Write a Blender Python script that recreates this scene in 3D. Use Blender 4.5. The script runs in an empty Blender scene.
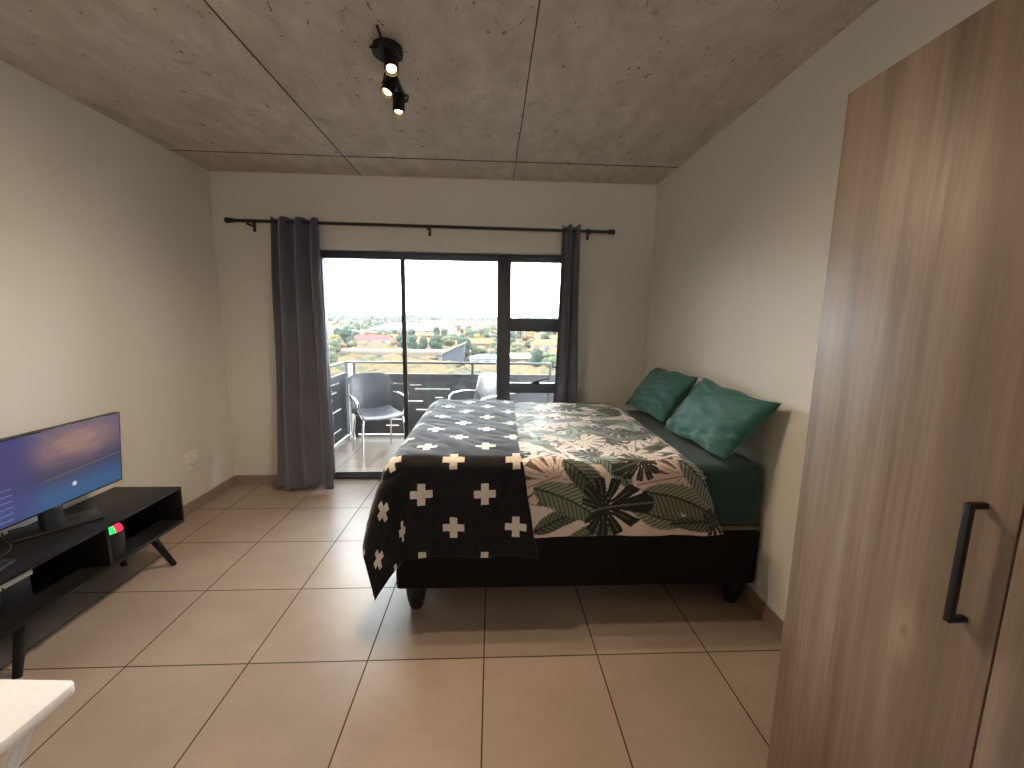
import bpy, bmesh, math, random
import numpy as np
from mathutils import Vector, Matrix, noise
C = bpy.context.scene.collection
PI = math.pi
random.seed(7)

# ------------------------------------------------------------------ helpers
def new_obj(name, data, parent=None):
    o = bpy.data.objects.new(name, data)
    C.objects.link(o)
    if parent is not None:
        o.parent = parent
    return o

def tag(o, label=None, cat=None, group=None, kind=None):
    if label: o['label'] = label
    if cat: o['category'] = cat
    if group: o['group'] = group
    if kind: o['kind'] = kind
    return o

def thing(name, label, cat, loc=(0, 0, 0), rotz=0, group=None):
    o = new_obj(name, None)
    o.empty_display_size = 0.05
    o.location = loc
    o.rotation_euler = (0, 0, rotz)
    return tag(o, label, cat, group)

class MB:
    """collects shapes into one mesh"""
    def __init__(s):
        s.bm = bmesh.new()
    def _add(s, other):
        me = bpy.data.meshes.new('t'); other.to_mesh(me); other.free()
        s.bm.from_mesh(me); bpy.data.meshes.remove(me)
    def box(s, lo, hi, bev=0.0, seg=2, M=None):
        b = bmesh.new()
        bmesh.ops.create_cube(b, size=1)
        sx, sy, sz = [hi[i] - lo[i] for i in range(3)]
        c = [(hi[i] + lo[i]) / 2 for i in range(3)]
        for v in b.verts:
            v.co = Vector((v.co.x * sx + c[0], v.co.y * sy + c[1], v.co.z * sz + c[2]))
        if bev > 0:
            bmesh.ops.bevel(b, geom=b.edges[:], offset=bev, segments=seg, profile=0.5, affect='EDGES')
        if M is not None:
            b.transform(M)
        s._add(b); return s
    def cyl(s, p0, p1, r0, r1=None, n=20, bev=0.0):
        r1 = r0 if r1 is None else r1
        p0 = Vector(p0); p1 = Vector(p1); d = p1 - p0; L = d.length
        b = bmesh.new()
        bmesh.ops.create_cone(b, cap_ends=True, segments=n, radius1=r0, radius2=r1, depth=L)
        if bev > 0:
            es = [e for e in b.edges if abs(e.verts[0].co.z - e.verts[1].co.z) < 1e-6]
            bmesh.ops.bevel(b, geom=es, offset=bev, segments=2, profile=0.5, affect='EDGES')
        q = Vector((0, 0, 1)).rotation_difference(d.normalized())
        b.transform(Matrix.Translation((p0 + p1) / 2) @ q.to_matrix().to_4x4())
        s._add(b); return s
    def lathe(s, prof, M=None, n=28):
        """prof: list (r, z)"""
        b = bmesh.new(); rings = []
        for r, z in prof:
            if r < 1e-6:
                rings.append([b.verts.new((0, 0, z))])
            else:
                rings.append([b.verts.new((r * math.cos(2 * PI * i / n), r * math.sin(2 * PI * i / n), z)) for i in range(n)])
        for a, c in zip(rings, rings[1:]):
            for i in range(n):
                j = (i + 1) % n
                if len(a) == 1 and len(c) == 1: continue
                if len(a) == 1: b.faces.new((a[0], c[j], c[i]))
                elif len(c) == 1: b.faces.new((a[i], a[j], c[0]))
                else: b.faces.new((a[i], a[j], c[j], c[i]))
        bmesh.ops.recalc_face_normals(b, faces=b.faces[:])
        if M is not None: b.transform(M)
        s._add(b); return s
    def tube(s, pts, r, n=10, closed=False):
        pts = [Vector(p) for p in pts]
        b = bmesh.new(); rings = []
        up = Vector((0, 0, 1))
        N = len(pts); prev = None
        for i, p in enumerate(pts):
            if closed: t = pts[(i + 1) % N] - pts[i - 1]
            else: t = pts[min(i + 1, N - 1)] - pts[max(i - 1, 0)]
            t.normalize()
            a = (up if abs(t.dot(up)) < 0.95 else Vector((1, 0, 0))) if prev is None else prev
            a = (a - t * a.dot(t)).normalized(); prev = a
            c = t.cross(a)
            rings.append([b.verts.new(p + (a * math.cos(2 * PI * k / n) + c * math.sin(2 * PI * k / n)) * r) for k in range(n)])
        rng = range(N) if closed else range(N - 1)
        for i in rng:
            A = rings[i]; B = rings[(i + 1) % N]
            for k in range(n):
                b.faces.new((A[k], A[(k + 1) % n], B[(k + 1) % n], B[k]))
        if not closed:
            b.faces.new(rings[0][::-1]); b.faces.new(rings[-1])
        bmesh.ops.recalc_face_normals(b, faces=b.faces[:])
        s._add(b); return s
    def poly(s, verts, faces):
        b = bmesh.new(); vs = [b.verts.new(v) for v in verts]
        for f in faces: b.faces.new([vs[i] for i in f])
        s._add(b); return s
    def prism(s, pts2, z0, z1, bev=0.0, M=None):
        b = bmesh.new()
        lo = [b.verts.new((x, y, z0)) for x, y in pts2]; hi = [b.verts.new((x, y, z1)) for x, y in pts2]
        b.faces.new(lo[::-1]); b.faces.new(hi)
        n = len(lo)
        for i in range(n):
            b.faces.new((lo[i], lo[(i + 1) % n], hi[(i + 1) % n], hi[i]))
        bmesh.ops.recalc_face_normals(b, faces=b.faces[:])
        if bev > 0:
            es = [e for e in b.edges if len(e.link_faces) == 2 and e.calc_face_angle(0) > 0.9]
            bmesh.ops.bevel(b, geom=es, offset=bev, segments=2, profile=0.5, affect='EDGES')
        if M is not None: b.transform(M)
        s._add(b); return s
    def build(s, name, mat, parent=None, smooth=True, ang=35):
        me = bpy.data.meshes.new(name)
        s.bm.to_mesh(me); s.bm.free()
        me.materials.append(mat)
        if smooth:
            me.polygons.foreach_set('use_smooth', [True] * len(me.polygons))
            try: me.set_sharp_from_angle(angle=math.radians(ang))
            except Exception: pass
        return new_obj(name, me, parent)

# node helpers -----------------------------------------------------
class NT:
    def __init__(s, name):
        s.m = bpy.data.materials.new(name); s.m.use_nodes = True
        s.t = s.m.node_tree; s.t.nodes.clear()
        s.out = s.t.nodes.new('ShaderNodeOutputMaterial')
    def n(s, typ, **kw):
        nd = s.t.nodes.new(typ)
        for k, v in kw.items():
            if k.startswith('i_'):
                nd.inputs[k[2:].replace('_', ' ')].default_value = v
            else: setattr(nd, k, v)
        return nd
    def l(s, a, b): s.t.links.new(a, b)
    def setin(s, sock, v):
        if isinstance(v, bpy.types.NodeSocket): s.l(v, sock)
        else: sock.default_value = v
    def math(s, op, a, b=None, c=None, clamp=False):
        nd = s.t.nodes.new('ShaderNodeMath'); nd.operation = op; nd.use_clamp = clamp
        s.setin(nd.inputs[0], a)
        if b is not None: s.setin(nd.inputs[1], b)
        if c is not None: s.setin(nd.inputs[2], c)
        return nd.outputs[0]
    def mix(s, f, a, b, blend='MIX'):
        nd = s.t.nodes.new('ShaderNodeMix'); nd.data_type = 'RGBA'; nd.blend_type = blend
        s.setin(nd.inputs['Factor'], f); s.setin(nd.inputs['A'], a) if False else None
        ia = [i for i in nd.inputs if i.type == 'RGBA']
        s.setin(ia[0], a); s.setin(ia[1], b)
        return [o for o in nd.outputs if o.type == 'RGBA'][0]
    def ramp(s, f, stops, interp='LINEAR'):
        nd = s.t.nodes.new('ShaderNodeValToRGB'); cr = nd.color_ramp; cr.interpolation = interp
        while len(cr.elements) < len(stops): cr.elements.new(0.5)
        for e, (p, c) in zip(cr.elements, stops):
            e.position = p; e.color = c if len(c) == 4 else (*c, 1)
        s.l(f, nd.inputs[0]); return nd.outputs[0]
    def noise(s, vec, scale, detail=4, rough=0.5, dist=0.0):
        nd = s.n('ShaderNodeTexNoise'); nd.inputs['Scale'].default_value = scale
        nd.inputs['Detail'].default_value = detail; nd.inputs['Roughness'].default_value = rough
        nd.inputs['Distortion'].default_value = dist
        if vec is not None: s.l(vec, nd.inputs['Vector'])
        return nd.outputs['Fac']
    def obj(s): return s.n('ShaderNodeTexCoord').outputs['Object']
    def mapping(s, vec, scale=(1, 1, 1), loc=(0, 0, 0), rot=(0, 0, 0)):
        nd = s.n('ShaderNodeMapping'); nd.inputs['Scale'].default_value = scale
        nd.inputs['Location'].default_value = loc; nd.inputs['Rotation'].default_value = rot
        s.l(vec, nd.inputs['Vector']); return nd.outputs[0]
    def bsdf(s, col, rough=0.5, metal=0, spec=0.5, **kw):
        b = s.n('ShaderNodeBsdfPrincipled')
        s.setin(b.inputs['Base Color'], col if isinstance(col, bpy.types.NodeSocket) else (*col[:3], 1))
        s.setin(b.inputs['Roughness'], rough); b.inputs['Metallic'].default_value = metal
        b.inputs['Specular IOR Level'].default_value = spec
        for k, v in kw.items(): s.setin(b.inputs[k.replace('_', ' ')], v)
        s.l(b.outputs[0], s.out.inputs[0]); s.b = b; return b
    def bump(s, h, strength=0.2, dist=0.01):
        nd = s.n('ShaderNodeBump'); nd.inputs['Strength'].default_value = strength
        nd.inputs['Distance'].default_value = dist
        s.l(h, nd.inputs['Height']); s.l(nd.outputs[0], s.b.inputs['Normal']); return nd

def simple(name, col, rough=0.5, metal=0, spec=0.5, nscale=30, namt=0.08, bump=0.0, **kw):
    t = NT(name); o = t.obj()
    f = t.noise(o, nscale, 4)
    a = [c * (1 - namt) for c in col]; b = [min(1, c * (1 + namt)) for c in col]
    cc = t.ramp(f, [(0.3, a), (0.7, b)])
    t.bsdf(cc, rough, metal, spec, **kw)
    if bump: t.bump(t.noise(o, nscale * 6, 2), bump, 0.002)
    return t.m

# ------------------------------------------------------------------ numbers of the room
XL, XR, YB, H = -2.255, 1.3715, 3.619, 2.606
YBK = -2.6          # wall behind the camera
TW = 0.5            # floor tile
OX, OY = -1.5251, 1.6221
DX0, DX1, DZ = -1.50, 0.70, 2.035   # balcony opening in the far wall
YF = YB + 0.14      # window frame plane
WT = 0.24           # wall thickness

# ------------------------------------------------------------------ materials
def m_wall():
    t = NT('wall_paint'); o = t.obj()
    f = t.noise(o, 1.3, 3)
    c = t.ramp(f, [(0.3, (0.70, 0.685, 0.635)), (0.7, (0.74, 0.725, 0.675))])
    t.bsdf(c, 0.55, spec=0.35)
    t.bump(t.noise(o, 160, 3), 0.12, 0.002)
    return t.m
def m_concrete():
    t = NT('raw_concrete'); o = t.obj()
    big = t.noise(o, 1.1, 6, 0.6)
    fine = t.noise(t.mapping(o, (1, 0.5, 1)), 6.5, 10, 0.72, 0.4)
    c = t.ramp(fine, [(0.26, (0.37, 0.345, 0.305)), (0.44, (0.52, 0.485, 0.435)), (0.62, (0.62, 0.585, 0.53)), (0.8, (0.72, 0.67, 0.61))])
    c = t.mix(t.ramp(big, [(0.35, (0, 0, 0)), (0.65, (1, 1, 1))]), c, (0.52, 0.455, 0.40, 1), 'MIX')
    nd = c.node; 
    c2 = t.mix(0.55, c, t.ramp(fine, [(0.3, (0.36, 0.33, 0.29)), (0.7, (0.70, 0.655, 0.60))]))
    # small pock marks
    st = t.noise(t.mapping(o, (2.2, 1, 1), rot=(0, 0, 0.5)), 17, 3, 0.6)
    pock = t.ramp(st, [(0.0, (1, 1, 1)), (0.30, (1, 1, 1)), (0.325, (0, 0, 0)), (1, (0, 0, 0))])
    c3 = t.mix(pock, c2, (0.19, 0.15, 0.13, 1))
    # rusty specks
    st2 = t.noise(o, 5.5, 5, 0.7)
    rust = t.ramp(st2, [(0.62, (0, 0, 0)), (0.74, (0.7, 0.7, 0.7))])
    c4 = t.mix(rust, c3, (0.28, 0.19, 0.14, 1))
    st3 = t.noise(t.mapping(o, (1, 1, 1), loc=(3.1, 7.7, 0)), 3.2, 6, 0.7)
    pale = t.ramp(st3, [(0.60, (0, 0, 0)), (0.75, (0.5, 0.5, 0.5))])
    c5 = t.mix(pale, c4, (0.52, 0.50, 0.46, 1))
    t.bsdf(c5, 0.62, spec=0.3)
    t.bump(fine, 0.25, 0.004)
    return t.m
def m_tile(grout=True, name='floor_tile', tint=1.0):
    t = NT(name); o = t.obj()
    sep = t.n('ShaderNodeSeparateXYZ'); t.l(o, sep.inputs[0])
    f1 = t.noise(t.mapping(o, (1, 1.6, 1), rot=(0, 0, 0.5)), 2.6, 6, 0.6, 0.3)
    f2 = t.noise(o, 42, 3, 0.6)
    c = t.ramp(f1, [(0.3, (0.295 * tint, 0.232 * tint, 0.188 * tint)), (0.7, (0.365 * tint, 0.292 * tint, 0.238 * tint))])
    c = t.mix(t.math('MULTIPLY', f2, 0.25), c, (0.25 * tint, 0.20 * tint, 0.163 * tint, 1))
    if grout:
        def line(s_, off):
            u = t.math('DIVIDE', t.math('SUBTRACT', s_, off), TW)
            fr = t.math('FRACT', u)
            d = t.math('MINIMUM', fr, t.math('SUBTRACT', 1.0, fr))
            return d, t.math('FLOOR', u)
        dx, ix = line(sep.outputs[0], OX - 5); dy, iy = line(sep.outputs[1], OY - 5)
        d = t.math('MINIMUM', dx, dy)
        g = t.ramp(d, [(0.0, (1, 1, 1)), (0.0042, (1, 1, 1)), (0.0060, (0, 0, 0)), (1, (0, 0, 0))])
        wn = t.n('ShaderNodeTexWhiteNoise'); wn.noise_dimensions = '2D'
        cb = t.n('ShaderNodeCombineXYZ'); t.l(ix, cb.inputs[0]); t.l(iy, cb.inputs[1]); t.l(cb.outputs[0], wn.inputs['Vector'])
        v = t.math('MULTIPLY_ADD', wn.outputs['Value'], 0.10, 0.95)
        hv = t.n('ShaderNodeHueSaturation'); t.l(c, hv.inputs['Color']); t.l(v, hv.inputs['Value'])
        c = t.mix(g, hv.outputs[0], (0.06, 0.042, 0.032, 1))
        rg = t.math('MULTIPLY_ADD', g, 0.5, 0.33)
        t.bsdf(c, rg, spec=0.5, Specular_Tint=t.mix(g, (1, 1, 1, 1), (0.1, 0.1, 0.1, 1)))
        hh = t.math('SUBTRACT', 1.0, g)
        t.bump(t.math('ADD', hh, t.math('MULTIPLY', f2, 0.03)), 0.12, 0.002)
    else:
        t.bsdf(c, 0.33, spec=0.5)
    return t.m
def m_wood():
    t = NT('walnut_laminate'); o = t.obj()
    wrp = t.noise(t.mapping(o, (1, 1, 0.25)), 1.5, 2)
    sep = t.n('ShaderNodeSeparateXYZ'); t.l(o, sep.inputs[0])
    y = t.math('ADD', sep.outputs[1], t.math('MULTIPLY', wrp, 0.05))
    cb = t.n('ShaderNodeCombineXYZ'); t.l(sep.outputs[0], cb.inputs[0]); t.l(y, cb.inputs[1]); t.l(sep.outputs[2], cb.inputs[2])
    v = cb.outputs[0]
    g1 = t.noise(t.mapping(v, (6, 13, 0.55)), 1.0, 5, 0.6)
    g2 = t.noise(t.mapping(v, (30, 120, 2.6)), 1.0, 4, 0.65)
    g3 = t.noise(t.mapping(v, (5, 5.0, 0.35), loc=(4, 2, 0)), 1.0, 3, 0.5)
    c = t.ramp(g1, [(0.30, (0.060, 0.038, 0.025)), (0.42, (0.150, 0.102, 0.070)), (0.54, (0.245, 0.180, 0.127)), (0.72, (0.345, 0.270, 0.200))])
    c = t.mix(t.math('MULTIPLY', t.ramp(g2, [(0.35, (0, 0, 0)), (0.7, (1, 1, 1))]), 0.42), c, (0.110, 0.070, 0.046, 1))
    c = t.mix(t.math('MULTIPLY', t.ramp(g3, [(0.45, (0, 0, 0)), (0.7, (1, 1, 1))]), 0.45), c, (0.31, 0.235, 0.17, 1))
    # a small knot
    kd = t.n('ShaderNodeVectorMath'); kd.operation = 'DISTANCE'
    t.l(t.mapping(o, (1, 1, 0.45)), kd.inputs[0]); kd.inputs[1].default_value = (0.0, 0.705, 0.855 * 0.45)
    kk = t.math('ADD', kd.outputs['Value'], t.math('MULTIPLY', t.noise(o, 60, 2), 0.012))
    ring = t.ramp(kk, [(0.0, (1, 1, 1)), (0.010, (0.9, 0.9, 0.9)), (0.016, (0, 0, 0)), (1, (0, 0, 0))])
    halo = t.ramp(kk, [(0.0, (1, 1, 1)), (0.02, (0.7, 0.7, 0.7)), (0.045, (0, 0, 0)), (1, (0, 0, 0))])
    c = t.mix(t.math('MULTIPLY', halo, 0.5), c, (0.46, 0.36, 0.25, 1))
    c = t.mix(t.math('MULTIPLY', ring, 0.6), c, (0.16, 0.10, 0.065, 1))
    t.bsdf(c, t.math('MULTIPLY_ADD', g2, 0.2, 0.36), spec=0.45)
    t.bump(g2, 0.18, 0.0015)
    return t.m

M = {}
M['wall'] = m_wall(); M['conc'] = m_concrete(); M['tile'] = m_tile(); M['skirt'] = m_tile(False, 'skirting_tile', 0.95)
M['wood'] = m_wood()
M['balc_tile'] = m_tile(True, 'balcony_tile', 0.62)
M['joint'] = simple('dark_joint_line', (0.09, 0.075, 0.065), 0.9)  # dark colour of the ceiling joints
M['alu'] = simple('charcoal_aluminium_flare_tint', (0.062, 0.07, 0.086), 0.42, 0.3, 0.5)  # charcoal metal with bluish window flare mixed into its colour
M['rail'] = simple('dark_railing_paint', (0.022, 0.022, 0.024), 0.55)
M['black_metal'] = simple('matt_black_metal', (0.012, 0.012, 0.013), 0.45, 0.2)
M['rod'] = simple('dark_rod_metal', (0.04, 0.038, 0.04), 0.4, 0.5)
M['chrome'] = simple('chrome_steel', (0.62, 0.62, 0.62), 0.22, 1.0)
M['galv'] = simple('painted_steel_post', (0.72, 0.70, 0.60), 0.4, 0.2)
M['black_plastic'] = simple('black_plastic', (0.010, 0.010, 0.011), 0.38)
M['chair_plastic'] = simple('charcoal_chair_plastic', (0.04, 0.042, 0.052), 0.35)
M['blackwood'] = None
M['panel'] = simple('charcoal_balcony_panel', (0.036, 0.038, 0.043), 0.6, 0.1, nscale=8, namt=0.15)
M['white_plastic'] = simple('white_plastic', (0.78, 0.77, 0.75), 0.4)
M['table_plastic'] = simple('white_moulded_table', (0.80, 0.81, 0.83), 0.42, nscale=60, namt=0.03, bump=0.1)
M['base_fabric'] = simple('dark_base_fabric', (0.009, 0.0075, 0.007), 0.9, spec=0.2, nscale=200, namt=0.3, bump=0.3)
M['piping'] = simple('grey_brown_piping', (0.11, 0.095, 0.085), 0.8)
M['green_sheet'] = None
M['cable'] = simple('cable_rubber', (0.02, 0.02, 0.02), 0.5)
M['slab'] = simple('painted_slab', (0.26, 0.25, 0.235), 0.8, nscale=3)

def m_blackwood():
    t = NT('black_wood_grain'); o = t.obj()
    g = t.noise(t.mapping(o, (60, 4, 60)), 1.0, 4, 0.6)
    c = t.ramp(g, [(0.3, (0.005, 0.005, 0.006)), (0.75, (0.017, 0.017, 0.018))])
    t.bsdf(c, 0.45, spec=0.3); t.bump(g, 0.15, 0.001); return t.m
M['blackwood'] = m_blackwood()

def m_fabric(name, c0, c1, scale=3.0, rough=0.8, sheen=0.4, stint=(1, 1, 1), bump=0.25, weave=900):
    t = NT(name); o = t.obj()
    f = t.noise(o, scale, 4, 0.6); w = t.noise(o, weave, 2)
    c = t.ramp(f, [(0.3, c0), (0.7, c1)])
    t.bsdf(c, rough, spec=0.25, Sheen_Weight=sheen, Sheen_Roughness=0.5, Sheen_Tint=(*stint, 1))
    t.bump(w, bump, 0.0008); return t.m
M['green_sheet'] = m_fabric('dark_green_sheet', (0.011, 0.050, 0.045), (0.016, 0.066, 0.058), sheen=0.25)
M['green_pillow'] = m_fabric('teal_satin_cotton', (0.025, 0.105, 0.098), (0.038, 0.140, 0.128), rough=0.55, sheen=0.25, stint=(0.7, 1, 0.95))
M['curtain'] = m_fabric('charcoal_curtain_flare_tint', (0.080, 0.086, 0.115), (0.11, 0.115, 0.148), rough=0.75, sheen=0.6, stint=(0.85, 0.9, 1.0))  # charcoal cloth lightened and blued: the lens-flare veil is in the colour

def m_throw():
    t = NT('cross_print_fleece')
    uv = t.n('ShaderNodeUVMap'); uv.uv_map = 'UVMap'
    sep = t.n('ShaderNodeSeparateXYZ'); t.l(uv.outputs[0], sep.inputs[0])
    jx = t.math('MULTIPLY', t.math('SUBTRACT', t.noise(uv.outputs[0], 90, 2), 0.5), 0.006)
    u = t.math('ADD', sep.outputs[0], jx); v = t.math('ADD', sep.outputs[1], jx)
    PX, PY = 0.29, 0.33
    def cross(u0, v0):
        a = t.math('FRACT', t.math('ADD', t.math('DIVIDE', t.math('SUBTRACT', u, u0), PX), 10.5))
        b = t.math('FRACT', t.math('ADD', t.math('DIVIDE', t.math('SUBTRACT', v, v0), PY), 10.5))
        a = t.math('MULTIPLY', t.math('ABSOLUTE', t.math('SUBTRACT', a, 0.5)), PX)
        b = t.math('MULTIPLY', t.math('ABSOLUTE', t.math('SUBTRACT', b, 0.5)), PY)
        L, w = 0.050, 0.0175
        c1 = t.math('MULTIPLY', t.math('LESS_THAN', a, L), t.math('LESS_THAN', b, w))
        c2 = t.math('MULTIPLY', t.math('LESS_THAN', a, w), t.math('LESS_THAN', b, L))
        return t.math('MAXIMUM', c1, c2)
    mk = t.math('MAXIMUM', cross(-0.172, 1.852), cross(-0.027, 1.852 - 0.165))
    f = t.noise(uv.outputs[0], 25, 4)
    base = t.ramp(f, [(0.3, (0.008, 0.008, 0.011)), (0.7, (0.015, 0.015, 0.018))])
    col = t.mix(mk, base, (0.66, 0.61, 0.55, 1))
    t.bsdf(col, 0.85, spec=0.2, Sheen_Weight=0.5, Sheen_Roughness=0.3, Sheen_Tint=(0.9, 0.95, 1, 1))
    t.bump(t.noise(uv.outputs[0], 500, 3), 0.35, 0.002)
    return t.m
M['throw'] = m_throw()

def m_duvet():
    t = NT('tropical_leaf_cotton')
    a = t.n('ShaderNodeVertexColor'); a.layer_name = 'print'
    o = t.obj()
    t.bsdf(a.outputs['Color'], 0.6, spec=0.3, Sheen_Weight=0.35, Sheen_Roughness=0.4)
    t.bump(t.noise(o, 700, 2), 0.2, 0.0006)
    return t.m
M['duvet'] = m_duvet()

def m_glass():
    t = NT('clear_glass')
    tr = t.n('ShaderNodeBsdfTransparent'); tr.inputs[0].default_value = (0.96, 0.98, 0.975, 1)
    gl = t.n('ShaderNodeBsdfGlossy'); gl.inputs['Roughness'].default_value = 0.02
    fr = t.n('ShaderNodeFresnel'); fr.inputs['IOR'].default_value = 1.45
    mx = t.n('ShaderNodeMixShader'); t.l(fr.outputs[0], mx.inputs[0])
    t.l(tr.outputs[0], mx.inputs[1]); t.l(gl.outputs[0], mx.inputs[2]); t.l(mx.outputs[0], t.out.inputs[0])
    return t.m
M['glass'] = m_glass()

def m_emit(name, col, s):
    t = NT(name); e = t.n('ShaderNodeEmission'); e.inputs[0].default_value = (*col, 1); e.inputs[1].default_value = s
    t.l(e.outputs[0], t.out.inputs[0]); return t.m
M['bulb'] = m_emit('warm_bulb', (1.0, 0.66, 0.28), 7.0)
M['led_red'] = m_emit('red_led', (1.0, 0.02, 0.06), 1.6)
M['led_green'] = m_emit('green_led', (0.02, 0.9, 0.12), 1.3)

# ------------------------------------------------------------------ room shell
def struct(name, mb, mat, parent=None, smooth=False):
    o = mb.build(name, mat, parent, smooth=smooth)
    if parent is None: tag(o, kind='structure')
    return o

struct('floor', MB().box((XL - 0.15, YBK - 0.15, -0.15), (XR + 0.15, YF - 0.035, 0)), M['tile'])
cm = MB().box((XL - 0.15, YBK - 0.15, H), (XR + 0.15, YB + WT, H + 0.25))
ceil_o = struct('ceiling', cm, M['conc'])
# board-mark joints: thin raised ridges on the soffit, left by the formwork
J1, J2, YT = -1.0647, 0.1653, 3.2195
jm = MB()
def wob(x0, y0, x1, y1, w, seed):
    n = 60; vs = []; fs = []
    d = Vector((x1 - x0, y1 - y0, 0)); nn = Vector((-d.y, d.x, 0)).normalized()
    for i in range(n + 1):
        t = i / n; p = Vector((x0, y0, 0)) + d * t
        k = noise.noise(Vector((t * 14, seed, 0))) * 0.004
        ww = w * (0.8 + 0.5 * noise.noise(Vector((t * 25, seed + 5, 0))))
        for sgn, z in ((-1, H), (-0.5, H - 0.004), (0.5, H - 0.004), (1, H)):
            q = p + nn * (k + sgn * ww); vs.append((q.x, q.y, z))
    for i in range(n):
        for k in range(3):
            a = i * 4 + k; fs.append((a, a + 1, a + 5, a + 4))
    jm.poly(vs, fs)
wob(J1, YBK, J1, YB, 0.0045, 1); wob(J2, YBK, J2, YB, 0.0035, 2); wob(XL, YT - .01, J1, YT, 0.002, 3); wob(J1, YT, XR, YT, 0.004, 4)
struct('trim_1', jm, M['joint'], smooth=False)
struct('wall_left', MB().box((XL - 0.15, YBK, 0), (XL, YB + WT, H)), M['wall'])
struct('wall_right', MB().box((XR, YBK, 0), (XR + 0.15, YB + WT, H)), M['wall'])
struct('wall_near', MB().box((XL, YBK - 0.15, 0), (XR, YBK, H)), M['wall'])
wf = MB().box((XL, YB, 0), (DX0, YB + WT, H)).box((DX1, YB, 0), (XR, YB + WT, H)).box((DX0, YB, DZ), (DX1, YB + WT, H))
struct('wall_far', wf, M['wall'])
def skirt(name, lo, hi): struct(name, MB().box(lo, hi, 0.002), M['skirt'])
skirt('baseboard_left', (XL, YBK, 0), (XL + 0.011, YB, 0.085))
skirt('baseboard_right', (XR - 0.011, YBK, 0), (XR, YB, 0.085))
skirt('baseboard_far', (XL + 0.011, YB - 0.011, 0), (DX0, YB, 0.085))
skirt('baseboard_near', (XL + 0.011, YBK, 0), (XR - 0.011, YBK + 0.011, 0.085))

# ---- sliding balcony door and fixed window
def frame_root(name):
    o = new_obj(name, None); tag(o, kind='structure'); return o
FD = 0.035
door = frame_root('door_1')
XM0, XM1 = 0.045, 0.165
fr = MB()
fr.box((DX0, YF - FD, 1.975), (XM0, YF + FD, DZ), .003)
fr.box((DX0, YF - FD, 0.0), (DX0 + 0.05, YF + FD, 1.975), .003)
fr.box((DX0 + .05, YF - FD, 0.0), (XM0, YF + 0.075, 0.026), .003)
fr.box((DX0 + .05, YF - 0.008, 0.026), (XM0, YF + 0.002, 0.040)).box((DX0 + .05, YF + 0.040, 0.026), (XM0, YF + 0.050, 0.040))
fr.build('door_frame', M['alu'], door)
lf = MB()      # leaf stile seen at the middle
lf.box((-0.795, YF - 0.018, 0.04), (-0.757, YF + 0.012, 1.975), .003)
lf.box((-0.757, YF - 0.018, 0.04), (XM0, YF + 0.012, 0.085), .003)
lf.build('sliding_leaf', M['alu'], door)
MB().box((-0.757, YF - 0.006, 0.085), (XM0, YF, 1.975)).build('glass_pane', M['glass'], door, smooth=False)
MB().box((DX0 + .05, YF + 0.040, 0.03), (-0.757, YF + 0.046, 1.975)).build('glass_pane', M['glass'], door, smooth=False)
MB().box((-0.787, YF - 0.034, 1.00), (-0.767, YF - 0.016, 1.16), .004).build('door_handle', M['black_plastic'], door)
win = frame_root('window_1')
wfm = MB()
wfm.box((XM0, YF - FD - .005, 0.0), (XM1, YF + FD, DZ), .004)
wfm.box((XM1, YF - FD, 1.975), (DX1, YF + FD, DZ), .003)
wfm.box((DX1 - 0.05, YF - FD, 0.0), (DX1, YF + FD, 1.975), .003)
wfm.box((XM1, YF - FD, 1.372), (DX1 - .05, YF + FD, 1.487), .004)
wfm.box((XM1, YF - FD, 0.815), (DX1 - .05, YF + FD, 0.905), .004)
wfm.box((XM1, YF - FD, 0.0), (DX1 - .05, YF + FD, 0.05), .003)
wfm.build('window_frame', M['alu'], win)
for z0, z1 in ((1.487, 1.975), (0.905, 1.372), (0.05, 0.815)):
    MB().box((XM1, YF - .003, z0), (DX1 - .05, YF + .003, z1)).build('glass_pane', M['glass'], win, smooth=False)
hd = MB().box((0.38, YF - 0.060, 0.895), (0.43, YF - FD, 0.925), .004)
hd.cyl((0.36, YF - 0.052, 0.912), (0.50, YF - 0.052, 0.955), 0.007, n=10)
hd.build('window_latch', M['black_metal'], win)

# ---- balcony (concrete floor, soffit and end wall)
BX0, BX1, BY1 = -1.80, 1.40, 5.24
struct('balcony_floor', MB().box((BX0, YF - 0.035, -0.17), (BX1, BY1, -0.02)), M['balc_tile'])
tag(bpy.data.objects['balcony_floor'], kind='structure')
struct('balcony_kerb', MB().box((BX0 - 0.06, BY1 - .04, -0.17), (BX1, BY1 + .06, 0.02), .005).box((BX0 - 0.06, YB + WT, -0.17), (BX0 + 0.03, BY1 - .04, 0.02), .005), M['slab'])
struct('balcony_ceiling', MB().box((BX0 - 0.1, YB + WT, H), (BX1 + .1, BY1 + .1, H + 0.2)), M['conc'])

def panel(name, x0, x1, z0, z1, slots, place, mat, parent, th=0.02):
    """solid panel between x0..x1 with horizontal slots [(z, a, b)] cut right through"""
    zs = sorted(set([z0, z1] + [s[0] - 0.008 for s in slots] + [s[0] + 0.008 for s in slots]))
    mb = MB()
    for a, b in zip(zs, zs[1:]):
        mid = (a + b) / 2
        gaps = sorted([(max(x0, s[1]), min(x1, s[2])) for s in slots if abs(s[0] - mid) < 0.008])
        cur = x0
        for g0, g1 in gaps:
            if g0 > cur: mb.box(*place(cur, g0, a, b, th))
            cur = max(cur, g1)
        if cur < x1: mb.box(*place(cur, x1, a, b, th))
    return mb.build(name, mat, parent, smooth=False)

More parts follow.
